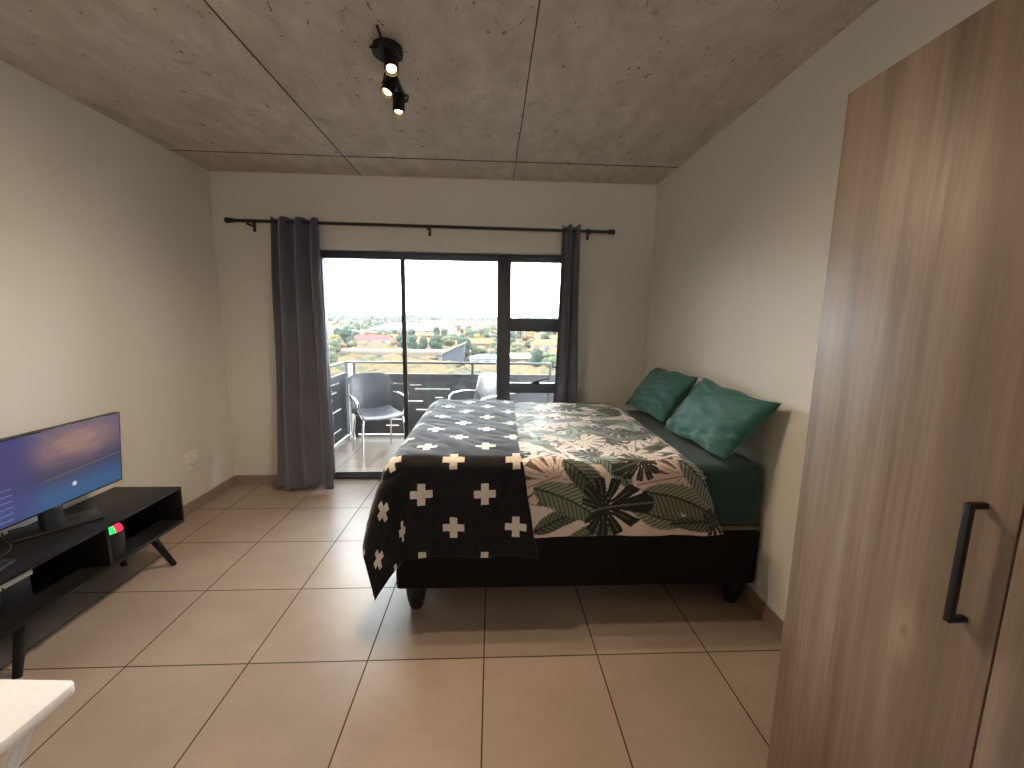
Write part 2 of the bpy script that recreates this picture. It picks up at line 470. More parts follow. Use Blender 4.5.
bal = thing('balcony_railing', 'charcoal metal balcony railing with slotted panels beyond the glass door', 'railing', (0, 0, 0))
fx = lambda px: -1.709 + (px - 353) * 0.01229
def fs(cx, cz, c2): # zoom strip helper numbers kept as metres
    return (cz, cx, c2)
front_slots = [(.68, -1.36, -1.02), (.66, -1.02, -0.88), (.61, -.96, -.52), (.60, -.40, -.18), (.50, -.71, -.61),
               (.455, -1.10, -.86), (.345, -.95, -.68), (.22, -1.30, -1.13), (.14, -1.33, -1.17), (.55, -1.16, -1.03), (.25, -.60, -.2),
               (.40, .02, .34), (.56, .1, .3), (.20, .1, .5), (.68, .3, .7), (.12, -.5, -.1), (.12, .3, .8), (.5, .8, 1.1), (.3, .7, 1.2)]
side_slots = [(.72, 4.30, 4.95), (.62, 4.55, 4.85), (.50, 4.2, 4.55), (.40, 4.60, 4.98), (.28, 4.35, 4.7), (.16, 4.50, 4.95), (.56, 3.95, 4.2), (.34, 3.95, 4.3), (.66, 3.95, 4.15), (.2, 4.0, 4.3), (.12, 4.1, 4.4)]
PY = 5.2
panel('front_panel', BX0 + 0.03, BX1, 0.03, 0.785, front_slots, lambda a, b, z0, z1, th: ((a, PY - th / 2, z0), (b, PY + th / 2, z1)), M['panel'], bal, 0.006)
panel('side_panel', YB + WT + .02, PY - 0.03, 0.03, 0.80, side_slots, lambda a, b, z0, z1, th: ((BX0 - th / 2, a, z0), (BX0 + th / 2, b, z1)), M['panel'], bal, 0.006)
MB().box((BX0 - .02, PY - .02, 0.925), (0.76, PY + .02, 0.95), .004).box((BX0 - .022, YB + WT, 0.925), (BX0 + .022, PY - .02, 0.95), .004).build('top_rail', M['rail'], bal)
MB().box((BX0 - .015, PY - .015, 0.785), (BX1, PY + .015, 0.80), .003).box((BX0 - .015, YB + WT, 0.80), (BX0 + .015, PY - .015, 0.815), .003).build('panel_cap', M['rail'], bal)
for (x, y) in ((BX0, PY), (BX0 + 0.10, PY), (-0.24, PY), (0.74, PY), (BX0, 4.5)):
    MB().box((x - .016, y - .012, -0.02), (x + .016, y + .012, 0.926), .003).build('post', M['rail'], bal)
pp = thing('corner_downpipe', 'slim pale sunlit pipe standing in the left corner of the balcony', 'pipe', (-1.70, 5.06, -0.02))
MB().cyl((0, 0, 0), (0, 0, 0.95), 0.020, n=16, bev=.003).build('pipe', M['galv'], pp)
MB().cyl((0, 0, 0), (0, 0, 0.06), 0.032, n=16, bev=.003).build('pipe_foot', M['galv'], pp)

# ------------------------------------------------------------------ balcony chairs
def balcony_chair(name, label, loc, rz, plastic):
    """seat faces local +x"""
    t = thing(name, label, 'chair', loc, rz)
    # shell back: curved sheet
    def sheet(nu, nv, f, th, nm):
        vs = []; fs_ = []
        for j in range(nv + 1):
            for i in range(nu + 1):
                vs.append(f(i / nu * 2 - 1, j / nv))
        for j in range(nv):
            for i in range(nu):
                a = j * (nu + 1) + i; fs_.append((a, a + 1, a + nu + 2, a + nu + 1))
        mb = MB().poly(vs, fs_); o = mb.build(nm, plastic, t)
        m = o.modifiers.new('thick', 'SOLIDIFY'); m.thickness = th; m.offset = 0
        b = o.modifiers.new('edge', 'BEVEL'); b.width = 0.003; b.segments = 2
        return o
    def back(u, v):
        w = 0.232 * (1 - 0.03 * v)
        x = -0.20 - 0.10 * v - 0.05 * (1 - u * u) + 0.02 * math.sin(v * PI)
        return (x, u * w, 0.44 + 0.43 * v - (0.03 * abs(u) ** 4 if v > .95 else 0))
    sheet(12, 10, back, 0.010, 'backrest')
    def seat(u, v):
        w = 0.215 - 0.02 * (1 - v)
        x = -0.21 + 0.44 * v
        z = 0.455 + 0.018 * u * u - 0.03 * max(0, v - .82) * 5 * (v - .82) * 5 + 0.02 * (1 - v) ** 3
        return (x, u * w, z)
    sheet(12, 12, seat, 0.010, 'seat')
    for s in (-1, 1):
        MB().tube([(0.19, s * 0.21, 0.44), (0.20, s * 0.225, 0.3), (0.215, s * 0.235, 0.0)], 0.0105).build('leg', M['chrome'], t)
        MB().tube([(-0.18, s * 0.20, 0.44), (-0.21, s * 0.21, 0.25), (-0.26, s * 0.22, 0.0)], 0.0105).build('leg', M['chrome'], t)
        MB().tube([(-0.27, s * 0.215, 0.60), (-0.20, s * 0.245, 0.645), (-0.05, s * 0.26, 0.655), (0.10, s * 0.26, 0.645), (0.16, s * 0.255, 0.61), (0.17, s * 0.24, 0.52), (0.17, s * 0.21, 0.44)], 0.011).build('armrest', M['chrome'], t)
    MB().tube([(0.19, -0.21, 0.435), (0.19, 0.21, 0.435)], 0.009).tube([(-0.18, -0.2, 0.435), (-0.18, 0.2, 0.435)], 0.009).tube([(0.19, -0.2, 0.435), (-0.18, -0.2, 0.435)], 0.009).tube([(0.19, 0.2, 0.435), (-0.18, 0.2, 0.435)], 0.009).build('seat_frame', M['chrome'], t)
    return t
balcony_chair('balcony_chair', 'dark plastic armchair with chrome legs at the left of the balcony', (-1.25, 4.56, -0.02), math.radians(-58), M['chair_plastic'])
balcony_chair('balcony_chair', 'armchair on the balcony seen over the bed, half behind the door post', (-0.20, 4.70, -0.02), math.radians(-136), M['chair_plastic'])

# ------------------------------------------------------------------ curtains and rod
RZ, RY = 2.205, YB - 0.085
rod = thing('curtain_rod', 'long dark curtain rod above the balcony door', 'curtain rod')
MB().cyl((-2.05, RY, RZ + 0.012), (0.95, RY, RZ - 0.005), 0.0125, n=16).build('rod', M['rod'], rod)
for x, s in ((-2.05, -1), (0.95, 1)):
    MB().lathe([(0, 0), (0.017, 0), (0.019, 0.006), (0.019, 0.03), (0.022, 0.036), (0.022, 0.05), (0.016, 0.058), (0, 0.06)], Matrix.Translation((x, RY, RZ + (0.012 if s < 0 else -.005))) @ Matrix.Rotation(s * PI / 2, 4, 'Y')).build('finial', M['rod'], rod)
for x in (-1.93, -0.52, 0.80):
    z = RZ + 0.004
    MB().box((x - .008, RY - .016, z - .028), (x + .008, YB, z - .014), .002).box((x - .012, YB - .006, z - .06), (x + .012, YB, z + .03), .002).box((x - .008, RY - .018, z - .028), (x + .008, RY - .010, z + .004), .001).build('bracket', M['rod'], rod)

def curtain(name, label, x0t, x1t, x0b, x1b, nfold, seed, lift, ybot):
    nu, nv = nfold * 14, 60
    vs = []; fs_ = []
    for j in range(nv + 1):
        v = j / nv
        for i in range(nu + 1):
            u = i / nu
            uu = u + 0.02 * noise.noise(Vector((u * 4, v * 1.5, seed)))
            a = x0t + (x1t - x0t) * uu; b = x0b + (x1b - x0b) * uu
            e = v ** 1.5
            x = a + (b - a) * e + 0.012 * noise.noise(Vector((v * 3, seed, 2))) 
            amp = 0.038 * (1 - 0.35 * v) + 0.012 * noise.noise(Vector((u * 5, v * 2, seed + 3)))
            ph = u * nfold * 2 * PI + 0.6 * noise.noise(Vector((u * 3, v * 1.7, seed + 9)))
            y = RY + (ybot - RY) * v ** 2 + amp * math.sin(ph) + 0.01 * noise.noise(Vector((u * 9, v * 4, seed)))
            ztop = 2.253 - 0.018 * (0.5 - 0.5 * math.cos(u * nfold * 2 * PI * 1.0)) 
            zb = 0.012 + lift(u)
            vs.append((x, y, ztop + (zb - ztop) * v))
    for j in range(nv):
        for i in range(nu):
            a = j * (nu + 1) + i; fs_.append((a, a + 1, a + nu + 2, a + nu + 1))
    t = thing(name, label, 'curtain')
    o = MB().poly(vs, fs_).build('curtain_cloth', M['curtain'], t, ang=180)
    m = o.modifiers.new('thick', 'SOLIDIFY'); m.thickness = 0.003
    for k in range(nfold):
        xx = x0t + (x1t - x0t) * (k + .5) / nfold
        ring = [(xx + 0.004 * math.sin(a), RY + 0.021 * math.cos(a), RZ + 0.004 + 0.021 * math.sin(a)) for a in [i * PI / 8 for i in range(16)]]
        MB().tube(ring, 0.003, 6, True).build('eyelet', M['rod'], t)
    return t
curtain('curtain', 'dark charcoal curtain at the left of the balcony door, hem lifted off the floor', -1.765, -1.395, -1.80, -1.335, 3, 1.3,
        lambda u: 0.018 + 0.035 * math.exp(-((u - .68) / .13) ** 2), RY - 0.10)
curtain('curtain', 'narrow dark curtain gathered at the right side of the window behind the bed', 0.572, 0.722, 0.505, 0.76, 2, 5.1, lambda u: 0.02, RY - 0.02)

# ------------------------------------------------------------------ bed
BXl, BXr, BYn, BYf = -0.462, 1.358, 1.89, 3.265
ZT = 0.765
bed = thing('bed', 'double bed on a dark fabric base against the right wall', 'bed', (0.45, 2.58, 0))
def loc_mb(mb, name, mat, parent, off, **k):
    mb.bm.transform(Matrix.Translation(-Vector(off))); return mb.build(name, mat, parent, **k)
BO = (0.45, 2.58, 0)
loc_mb(MB().box((BXl, BYn, 0.142), (BXr, BYf, 0.432), 0.018, 3), 'bed_base', M['base_fabric'], bed, BO)
loc_mb(MB().box((BXl + .005, BYn + .004, 0.432), (BXr - .002, BYf - .004, 0.455), 0.010, 3), 'base_piping', M['piping'], bed, BO)
for x in (BXl + 0.085, BXr - 0.075):
    for y in (BYn + 0.08, BYf - 0.08):
        loc_mb(MB().lathe([(0, 0), (0.030, 0), (0.036, 0.010), (0.046, 0.05), (0.052, 0.09), (0.052, 0.142), (0, 0.142)], Matrix.Translation((x, y, 0))), 'foot', M['black_plastic'], bed, BO)
# mattress in a fitted sheet: subdivided, softly wrinkled box
def soft_box(lo, hi, r, seed, amp=0.004):
    b = bmesh.new(); bmesh.ops.create_cube(b, size=1)
    for v in b.verts: v.co = Vector([lo[i] + (v.co[i] + .5) * (hi[i] - lo[i]) for i in range(3)])
    bmesh.ops.bevel(b, geom=b.edges[:], offset=r, segments=4, profile=0.5, affect='EDGES')
    bmesh.ops.subdivide_edges(b, edges=[e for e in b.edges if e.calc_length() > .2], cuts=28, use_grid_fill=True)
    bmesh.ops.recalc_face_normals(b, faces=b.faces[:]); b.normal_update()
    for v in b.verts:
        n = noise.noise(Vector((v.co.x * 5, v.co.y * 5, v.co.z * 26 + seed))) + .5 * noise.noise(v.co * 14)
        v.co += v.normal * amp * n
    m = MB(); m._add(b); return m
loc_mb(soft_box((BXl + .01, BYn + .006, 0.455), (BXr - .004, BYf - .006, ZT), 0.035, 2.0, 0.005), 'mattress', M['green_sheet'], bed, BO, ang=180)

def drape(X, Y, xl, yn, yf, ztop, R, flare_l=0.10, flare_n=0.03, fold=0.012, seed=0.0, corner=0.25, leftR=0.0):
    """flat sheet point -> draped over the bed's edges"""
    dl = max(0.0, xl - X); dn = max(0.0, yn - Y); df = max(0.0, Y - yf)
    bx, by = max(X, xl), min(max(Y, yn), yf)
    vy = dn if dn > 0 else df; sy = -1 if dn > 0 else 1
    r = math.hypot(dl, vy)
    if r == 0: return Vector((bx, by, ztop)), 0.0
    cx, cy = -dl / r, sy * vy / r
    R = R + leftR * cx * cx
    q = R * PI / 2
    if r < q: out = R * math.sin(r / q * PI / 2); drop = R * (1 - math.cos(r / q * PI / 2))
    else: out = R; drop = R + (r - q)
    h = max(0.0, drop - R)
    cor = 4 * (cx * cx) * (cy * cy)
    fl = flare_l * cx * cx + flare_n * cy * cy + corner * cor
    along = bx * 1.0 + by * 1.0 + math.atan2(cy, cx) * 0.18
    out += fl * (h ** 0.7) * 0.8 + fold * min(1, h / .2) * (math.sin(along * 21 + seed) + 0.6 * noise.noise(Vector((along * 9, h * 2, seed))))
    drop *= (1 - 0.5 * fl * fl)
    return Vector((bx + cx * out, by + cy * out, ztop - drop)), h

# --- printed duvet ---------------------------------------------------
def leaf_print(X, Y):
    n = X.size
    col = np.empty((n, 3)); col[:] = (0.80, 0.77, 0.72)
    rs = np.random.RandomState(11)
    def local(x, y, ang, S):
        dx, dy = X - x, Y - y
        c, s = math.cos(ang), math.sin(ang)
        u = (dx * c + dy * s) / S; v = (-dx * s + dy * c) / S
        return u, v
    def frond(x, y, ang, S, W, c0, c1, bend, N=26):
        u, v = local(x, y, ang, S)
        sel = (u > 0) & (u < 1) & (np.abs(v) < W + abs(bend)); idx = np.where(sel)[0]
        u = u[idx]; v = v[idx] - bend * np.sin(u * PI)
        w = W * np.sin(PI * np.clip(u, 0, 1) ** 0.75) ** 0.8
        a = np.abs(v)
        ph = (u - a * 0.9) * N
        f = ph - np.floor(ph)
        ok = a < w * (0.80 + 0.20 * f)
        sh = 0.5 + 0.5 * np.cos(2 * PI * f)
        cc = np.outer(1 - sh, c0) + np.outer(sh, c1)
        side = np.where(v > 0, 1.0, 0.72)[:, None]
        cc = cc * side
        rib = a < 0.012
        cc[rib] = np.array(c0) * 0.35
        edge = a > w * 0.93
        col[idx[ok]] = cc[ok]
    def monstera(x, y, ang, S, c0, cv, outline, nc=4.2):
        u, v = local(x, y, ang, S)
        sel = (u > -0.25) & (u < 1.0) & (np.abs(v) < 0.62); idx = np.where(sel)[0]
        u = u[idx]; v = v[idx]; a = np.abs(v)
        uu = np.clip((u + 0.22) / 1.2, 0, 1)
        w = 0.58 * np.sin(PI * uu ** 0.62) ** 0.62 * (1 - 0.25 * uu)
        ok = (a < w) & ~((u < 0) & (a < 0.10 * (-u) * 6))
        ph = (u * (1 - .25 * u) - a * 0.75 + 0.5 * a * a + (v > 0) * 0.07) * nc + 0.2
        f = ph - np.floor(ph)
        th = np.arctan2(a, u - 0.10) / PI
        rr_ = np.hypot(a, u - 0.10)
        dd = np.maximum(w - a, 0)
        f = (th - 0.10 * rr_ + (v > 0) * 0.03) * nc * 1.35 + 0.3; f = f - np.floor(f)
        tt = np.clip((rr_ - 0.20) / 0.35, 0, 1)
        cut = (np.abs(f - 0.5) < 0.05 + 0.15 * tt) & (rr_ > 0.22) & (th > .08)
        hole = (np.abs(f) < 0.13) & (rr_ > 0.13) & (rr_ < 0.20)
        cc = np.empty((len(idx), 3)); cc[:] = c0
        vein = (a < 0.014) | ((np.abs(f - 0.0) < 0.035) | (np.abs(f - 1) < 0.035)) & (rr_ < 0.5)
        cc[vein] = cv
        if outline is not None:
            ed = (a > w * 0.95) | ((np.abs(np.abs(f - .5) - (0.05 + 0.15 * tt)) < 0.04) & (rr_ > 0.22) & (th > .08))
            cc[ed] = outline
            cc[hole] = outline; ok2 = ok
            cc[cut & (tt > .15)] = np.array(outline) * 1.6
        else:
            ok2 = ok & ~cut & ~hole
        col[idx[ok2]] = cc[ok2]
    G = [((0.08, 0.10, 0.07), (0.29, 0.32, 0.24)), ((0.07, 0.11, 0.095), (0.34, 0.42, 0.37)), ((0.03, 0.04, 0.03), (0.16, 0.19, 0.14)), ((0.16, 0.25, 0.23), (0.50, 0.64, 0.60))]
    # background fill, random
    for k in range(340):
        x = rs.uniform(-0.5, 1.2); y = rs.uniform(1.45, 3.6); a = rs.uniform(0, 2 * PI)
        g = G[rs.randint(0, 4)]
        q = rs.rand()
        if q < 0.62: frond(x, y, a, rs.uniform(.17, .32), rs.uniform(.14, .2), g[0], g[1], rs.uniform(-.12, .12), rs.randint(11, 16))
        elif q < 0.88: monstera(x, y, a, rs.uniform(.14, .21), (0.018, 0.028, 0.022), (0.10, 0.12, 0.10), None)
        else: monstera(x, y, a, rs.uniform(.2, .27), (0.76, 0.71, 0.65), (0.30, 0.24, 0.20), (0.12, 0.08, 0.06))
    # the leaves that read clearly on the hanging side
    yn = BYn
    def P(x, z): return x, yn - (0.80 - z)
    def at(fn, x, z, deg, *a): fn(*P(x, z), math.radians(deg), *a)
    patch = (Y < yn - 0.03); col[patch] = (0.70, 0.60, 0.53)  # hanging side painted peach, the cream as warm lamplight tints it
    at(frond, 0.20, .44, 20, .30, .17, *G[2], .05, 13)
    at(frond, 0.95, .47, 160, .34, .18, *G[0], .04, 13)
    at(frond, 1.16, .52, 190, .30, .20, *G[2], .03, 13)
    at(frond, 0.62, .45, 195, .30, .18, *G[0], -.04, 13)
    at(monstera, 0.33, .72, 200, .27, (0.62, 0.50, 0.42), (0.28, 0.19, 0.15), (0.07, 0.05, 0.04))
    at(frond, 0.20, .66, -28, .42, .20, *G[0], .06, 17)
    at(frond, 0.34, .80, -52, .36, .19, *G[2], .08, 14)
    at(frond, 0.50, .84, -50, .28, .17, *G[1], .05, 13)
    at(monstera, 0.96, .72, 190, .28, (0.64, 0.52, 0.44), (0.28, 0.19, 0.15), (0.07, 0.05, 0.04))
    at(monstera, 0.74, .80, 200, .19, (0.022, 0.03, 0.024), (0.16, 0.17, 0.14), None)
    at(frond, 0.72, .64, -22, .46, .17, *G[0], .07, 19)
    at(frond, 0.90, .80, -55, .38, .18, *G[1], .08, 16)
    at(monstera, 0.50, .55, 8, .29, (0.012, 0.014, 0.012), (0.15, 0.15, 0.12), None)
    at(monstera, 1.06, .47, 20, .15, (0.012, 0.014, 0.012), (0.15, 0.15, 0.12), None)
    return np.clip(col, 0, 1)

def make_duvet():
    nu, nv = 380, 500
    Y0, Y1 = BYn - 0.385, BYf + 0.30
    vs = []; flat = np.empty(((nu + 1) * (nv + 1), 2)); k = 0
    for j in range(nv + 1):
        Yv = Y0 + (Y1 - Y0) * j / nv
        ov = max(0, BYn - Yv)
        top = min(max((Yv - BYn) / (BYf - BYn), 0), 1)
        xr = 0.985 + 0.055 * top + 0.42 * ov + 0.012 * noise.noise(Vector((Yv * 6, 1, 0)))
        for i in range(nu + 1):
            u = i / nu
            X = -0.36 + (xr + 0.36) * u
            flat[k] = (X, Yv); k += 1
            p, h = drape(X, Yv, BXl + .11, BYn + 0.012, BYf - .01, ZT + 0.042, 0.055, fold=0.006, flare_n=0.0, seed=2.0)
            puff = 0.018 * noise.noise(Vector((X * 3.2, Yv * 2.4, 0.3))) + 0.006 * noise.noise(Vector((X * 9 + Yv * 3, Yv * 6, 4.3))) \
                 + 0.008 * abs(noise.noise(Vector((X * 11 - Yv * 6, Yv * 13, 1.3))))
            e = min(1, (1 - u) * 22) ** 0.5
            if h > 0 or ov > 0:
                p.y -= puff * 0.8 + 0.004
            else:
                p.z += puff
            p.z -= (1 - e) * 0.030 * (1 if h <= 0 else 0.3)
            if h > 0: p.y += (1 - e) * 0.02
            vs.append(p)
    idx = np.arange((nu + 1) * (nv + 1)).reshape(nv + 1, nu + 1)
    f = np.stack([idx[:-1, :-1], idx[:-1, 1:], idx[1:, 1:], idx[1:, :-1]], -1).reshape(-1, 4)
    me = bpy.data.meshes.new('duvet'); me.from_pydata([tuple(v) for v in vs], [], f.tolist())
    me.materials.append(M['duvet'])
    me.polygons.foreach_set('use_smooth', [True] * len(me.polygons))
    ca = me.color_attributes.new('print', 'FLOAT_COLOR', 'POINT')
    c = leaf_print(flat[:, 0], flat[:, 1]); rgba = np.ones((c.shape[0], 4), np.float32); rgba[:, :3] = c
    ca.data.foreach_set('color', rgba.ravel())
    o = new_obj('duvet', me)
    m = o.modifiers.new('thick', 'SOLIDIFY'); m.thickness = 0.018; m.offset = -1
    tag(o, 'tropical leaf print duvet in cream, green and black spread over the bed', 'duvet')
    return o
make_duvet()

def make_throw():
    nu, nv = 150, 330
    X0 = -0.462 - 0.42; Y0 = BYn - 0.512; Y1 = BYf + 0.28
    vs = []; uvs = []
    for j in range(nv + 1):
        t = j / nv; Yv = Y0 + (Y1 - Y0) * t
        ov = max(0, BYn - Yv)
        top = min(max((Yv - BYn) / (BYf - BYn), 0), 1)
        xr = 0.135 + 0.045 * top + 0.17 * ov + 0.006 * noise.noise(Vector((Yv * 7, 3, 0)))
        for i in range(nu + 1):
            u = i / nu; X = X0 + (xr - X0) * u
            # the far-left corner hangs a little shorter
            p, h = drape(X, Yv + 0.0, BXl + .075, BYn - 0.002, BYf, ZT + 0.068, 0.06, flare_l=0.22, flare_n=0.02, fold=0.011, seed=0.7, corner=0.10, leftR=0.065)
            wr = 0.007 * noise.noise(Vector((X * 5, Yv * 4, 7.3))) + 0.009 * abs(noise.noise(Vector((X * 10 + Yv * 5, Yv * 7, 2.3))))
            if h <= 0: p.z += wr
            else: p.y -= wr
            p.z = max(p.z, 0.02)
            vs.append(tuple(p)); uvs.append((X, Yv))
    idx = np.arange((nu + 1) * (nv + 1)).reshape(nv + 1, nu + 1)
    f = np.stack([idx[:-1, :-1], idx[:-1, 1:], idx[1:, 1:], idx[1:, :-1]], -1).reshape(-1, 4)
    me = bpy.data.meshes.new('throw_blanket'); me.from_pydata(vs, [], f.tolist())
    me.materials.append(M['throw'])
    me.polygons.foreach_set('use_smooth', [True] * len(me.polygons))
    uvl = me.uv_layers.new(name='UVMap')
    li = np.empty(len(me.loops), np.int32); me.loops.foreach_get('vertex_index', li)
    uvl.data.foreach_set('uv', np.array(uvs, np.float32)[li].ravel())
    o = new_obj('throw_blanket', me)
    m = o.modifiers.new('thick', 'SOLIDIFY'); m.thickness = 0.010; m.offset = -1
    tag(o, 'black fleece throw with pale crosses hanging over the foot of the bed', 'throw')
    return o
make_throw()

# --- pillows ---------------------------------------------------------
def pillow(label, corners, thick, seed):
    """corners: far-top, near-top, near-bottom, far-bottom"""
    A, B, Cc, D = [Vector(c) for c in corners]
    cen = (A + B + Cc + D) / 4
    root_loc = cen
    nrm = (B - A).cross(D - A).normalized()
    if nrm.x > 0: nrm = -nrm
    n = 44; mb = MB()
    for side in (1, -1):
        vs = []; fs_ = []
        for j in range(n + 1):
            for i in range(n + 1):
                u = i / n * 2 - 1; v = j / n * 2 - 1
                uu = u * (1 - 0.055 * (1 - v * v) * abs(u)); vv = v * (1 - 0.06 * (1 - u * u) * abs(v))
                s, t = (uu + 1) / 2, (vv + 1) / 2
                p = (A * (1 - s) + B * s) * (1 - t) + (D * (1 - s) + Cc * s) * t
                e = max(0, (1 - u ** 2)) ** 0.42 * max(0, (1 - v ** 2)) ** 0.42
                h = thick * e
                # creases fanning from the corners and lower edge
                w = 0
                for cxn, cyn in ((-1, -1), (1, -1), (1, 1), (-1, 1)):
                    d = math.hypot(u - cxn, v - cyn); an = math.atan2(v - cyn, u - cxn)
                    w += math.exp(-(d / 0.75) ** 2) * noise.noise(Vector((an * 5.5, d * 1.2, seed + cxn * 3 + cyn * 7)))
                w += 0.7 * noise.noise(Vector((u * 1.8, v * 5.5 + u * 1.5, seed))) * (0.4 + 0.6 * max(0, v))
                w -= 1.5 * abs(noise.noise(Vector((u * 1.3 - v * 1.9, v * 3.6 + u * 2.6, seed + 8)))) * (0.5 + 0.5 * v)
                w += 0.12 * noise.noise(Vector((u * 4, v * 4, seed + 4)))
                h += 0.022 * w * min(1, e * 2.5)
                vs.append(p - cen + nrm * (h * (1 if side > 0 else -0.75)) + Vector((0, 0, 0.006 * math.sin(u * 7 + seed) * (abs(v) > .9))))
        for j in range(n):
            for i in range(n):
                a = j * (n + 1) + i
                q = (a, a + 1, a + n + 2, a + n + 1); fs_.append(q if side > 0 else q[::-1])
        mb.poly(vs, fs_)
    bmesh.ops.remove_doubles(mb.bm, verts=mb.bm.verts[:], dist=1e-5)
    bmesh.ops.recalc_face_normals(mb.bm, faces=mb.bm.faces[:])
    o = mb.build('pillow', M['green_pillow'], None, ang=180)
    o.location = root_loc
    tag(o, label, 'pillow')
    return o
pillow('nearer of the two teal green pillows, larger in view, leaning on the right wall',
       [(1.285, 2.43, 1.135), (1.325, 1.80, 1.095), (1.135, 1.885, 0.80), (1.085, 2.50, 0.80)], 0.085, 1.0)
pillow('farther teal green pillow leaning against the wall near the window corner',
       [(1.285, 3.14, 1.12), (1.31, 2.55, 1.125), (1.12, 2.58, 0.82), (1.06, 3.20, 0.815)], 0.085, 6.0)

# ------------------------------------------------------------------ wardrobe
WX, WY, WZ = 0.82, 1.0117, 1.985
wd = thing('wardrobe', 'tall wood grain wardrobe with black bar handles filling the right side', 'wardrobe', (WX, 0, 0))
def W(mb, name, mat, parent): mb.bm.transform(Matrix.Translation((-WX, 0, 0))); return mb.build(name, mat, parent)
W(MB().box((WX + .020, -0.33, 0.0), (XR - 0.004, WY - .001, WZ - .002), .001), 'carcass', M['wood'], wd)
gy = 0.5645; dw = WY - gy
for k in range(3):
    y1 = WY - k * dw; y0 = y1 - dw + 0.003
    d = W(MB().box((WX, y0, 0.05), (WX + .018, y1 - (0 if k == 0 else 0.0), WZ), .0012), 'wardrobe_door', M['wood'], wd)
    yh = [0.613, 0.455, -0.24][k]
    h = MB().box((WX - .034, yh - .006, 0.950), (WX - .024, yh + .005, 1.166), .001)
    h.box((WX - .030, yh - .005, 1.156), (WX, yh + .005, 1.166), .001).box((WX - .030, yh - .006, 0.950), (WX, yh + .006, 0.960), .001)
    if k != 1 or True:
        hh = W(h, 'door_handle', M['black_metal'], d)
        if k == 1: hh.location = (0, -0.0, 0)

# ------------------------------------------------------------------ tv stand and what is on it
SX0, SX1, SY0, SY1, SZ0, SZ1 = -2.238, -1.858, 1.475, 2.468, 0.226, 0.448
so = Vector(((SX0 + SX1) / 2, (SY0 + SY1) / 2, 0))
st = thing('tv_stand', 'low black TV stand with open shelf and splayed legs by left wall', 'tv stand', so)
def S(mb, name, mat, **k): mb.bm.transform(Matrix.Translation(-so)); return mb.build(name, mat, st, **k)
T = 0.016
S(MB().box((SX0, SY0, SZ1 - T), (SX1, SY1, SZ1), .001), 'top', M['blackwood'])
S(MB().box((SX0, SY0, SZ0), (SX1, SY1, SZ0 + T), .001), 'bottom_board', M['blackwood'])
for y in (SY0, SY1 - T): S(MB().box((SX0, y, SZ0 + T), (SX1, y + T, SZ1 - T), .0005), 'side_panel', M['blackwood'])
S(MB().box((SX0 + .01, 1.975, SZ0 + T), (SX1 - .002, 1.975 + T, SZ1 - T), .0005), 'divider', M['blackwood'])
S(MB().box((SX0, SY0 + T, SZ0 + T), (SX0 + .006, SY1 - T, SZ1 - T)), 'back_panel', M['blackwood'])
for (x, dx) in ((SX1 - .07, 0.055), (SX0 + .10, -0.02)):
    for (y, dy) in ((SY1 - .17, 0.075), (SY0 + .17, -0.065)):
        if dx > 0 and dy < 0: dx = 0.02
        S(MB().cyl((x, y, SZ0), (x + dx, y + dy, 0.0), 0.0205, 0.015, 18, .001), 'leg', M['blackwood'])

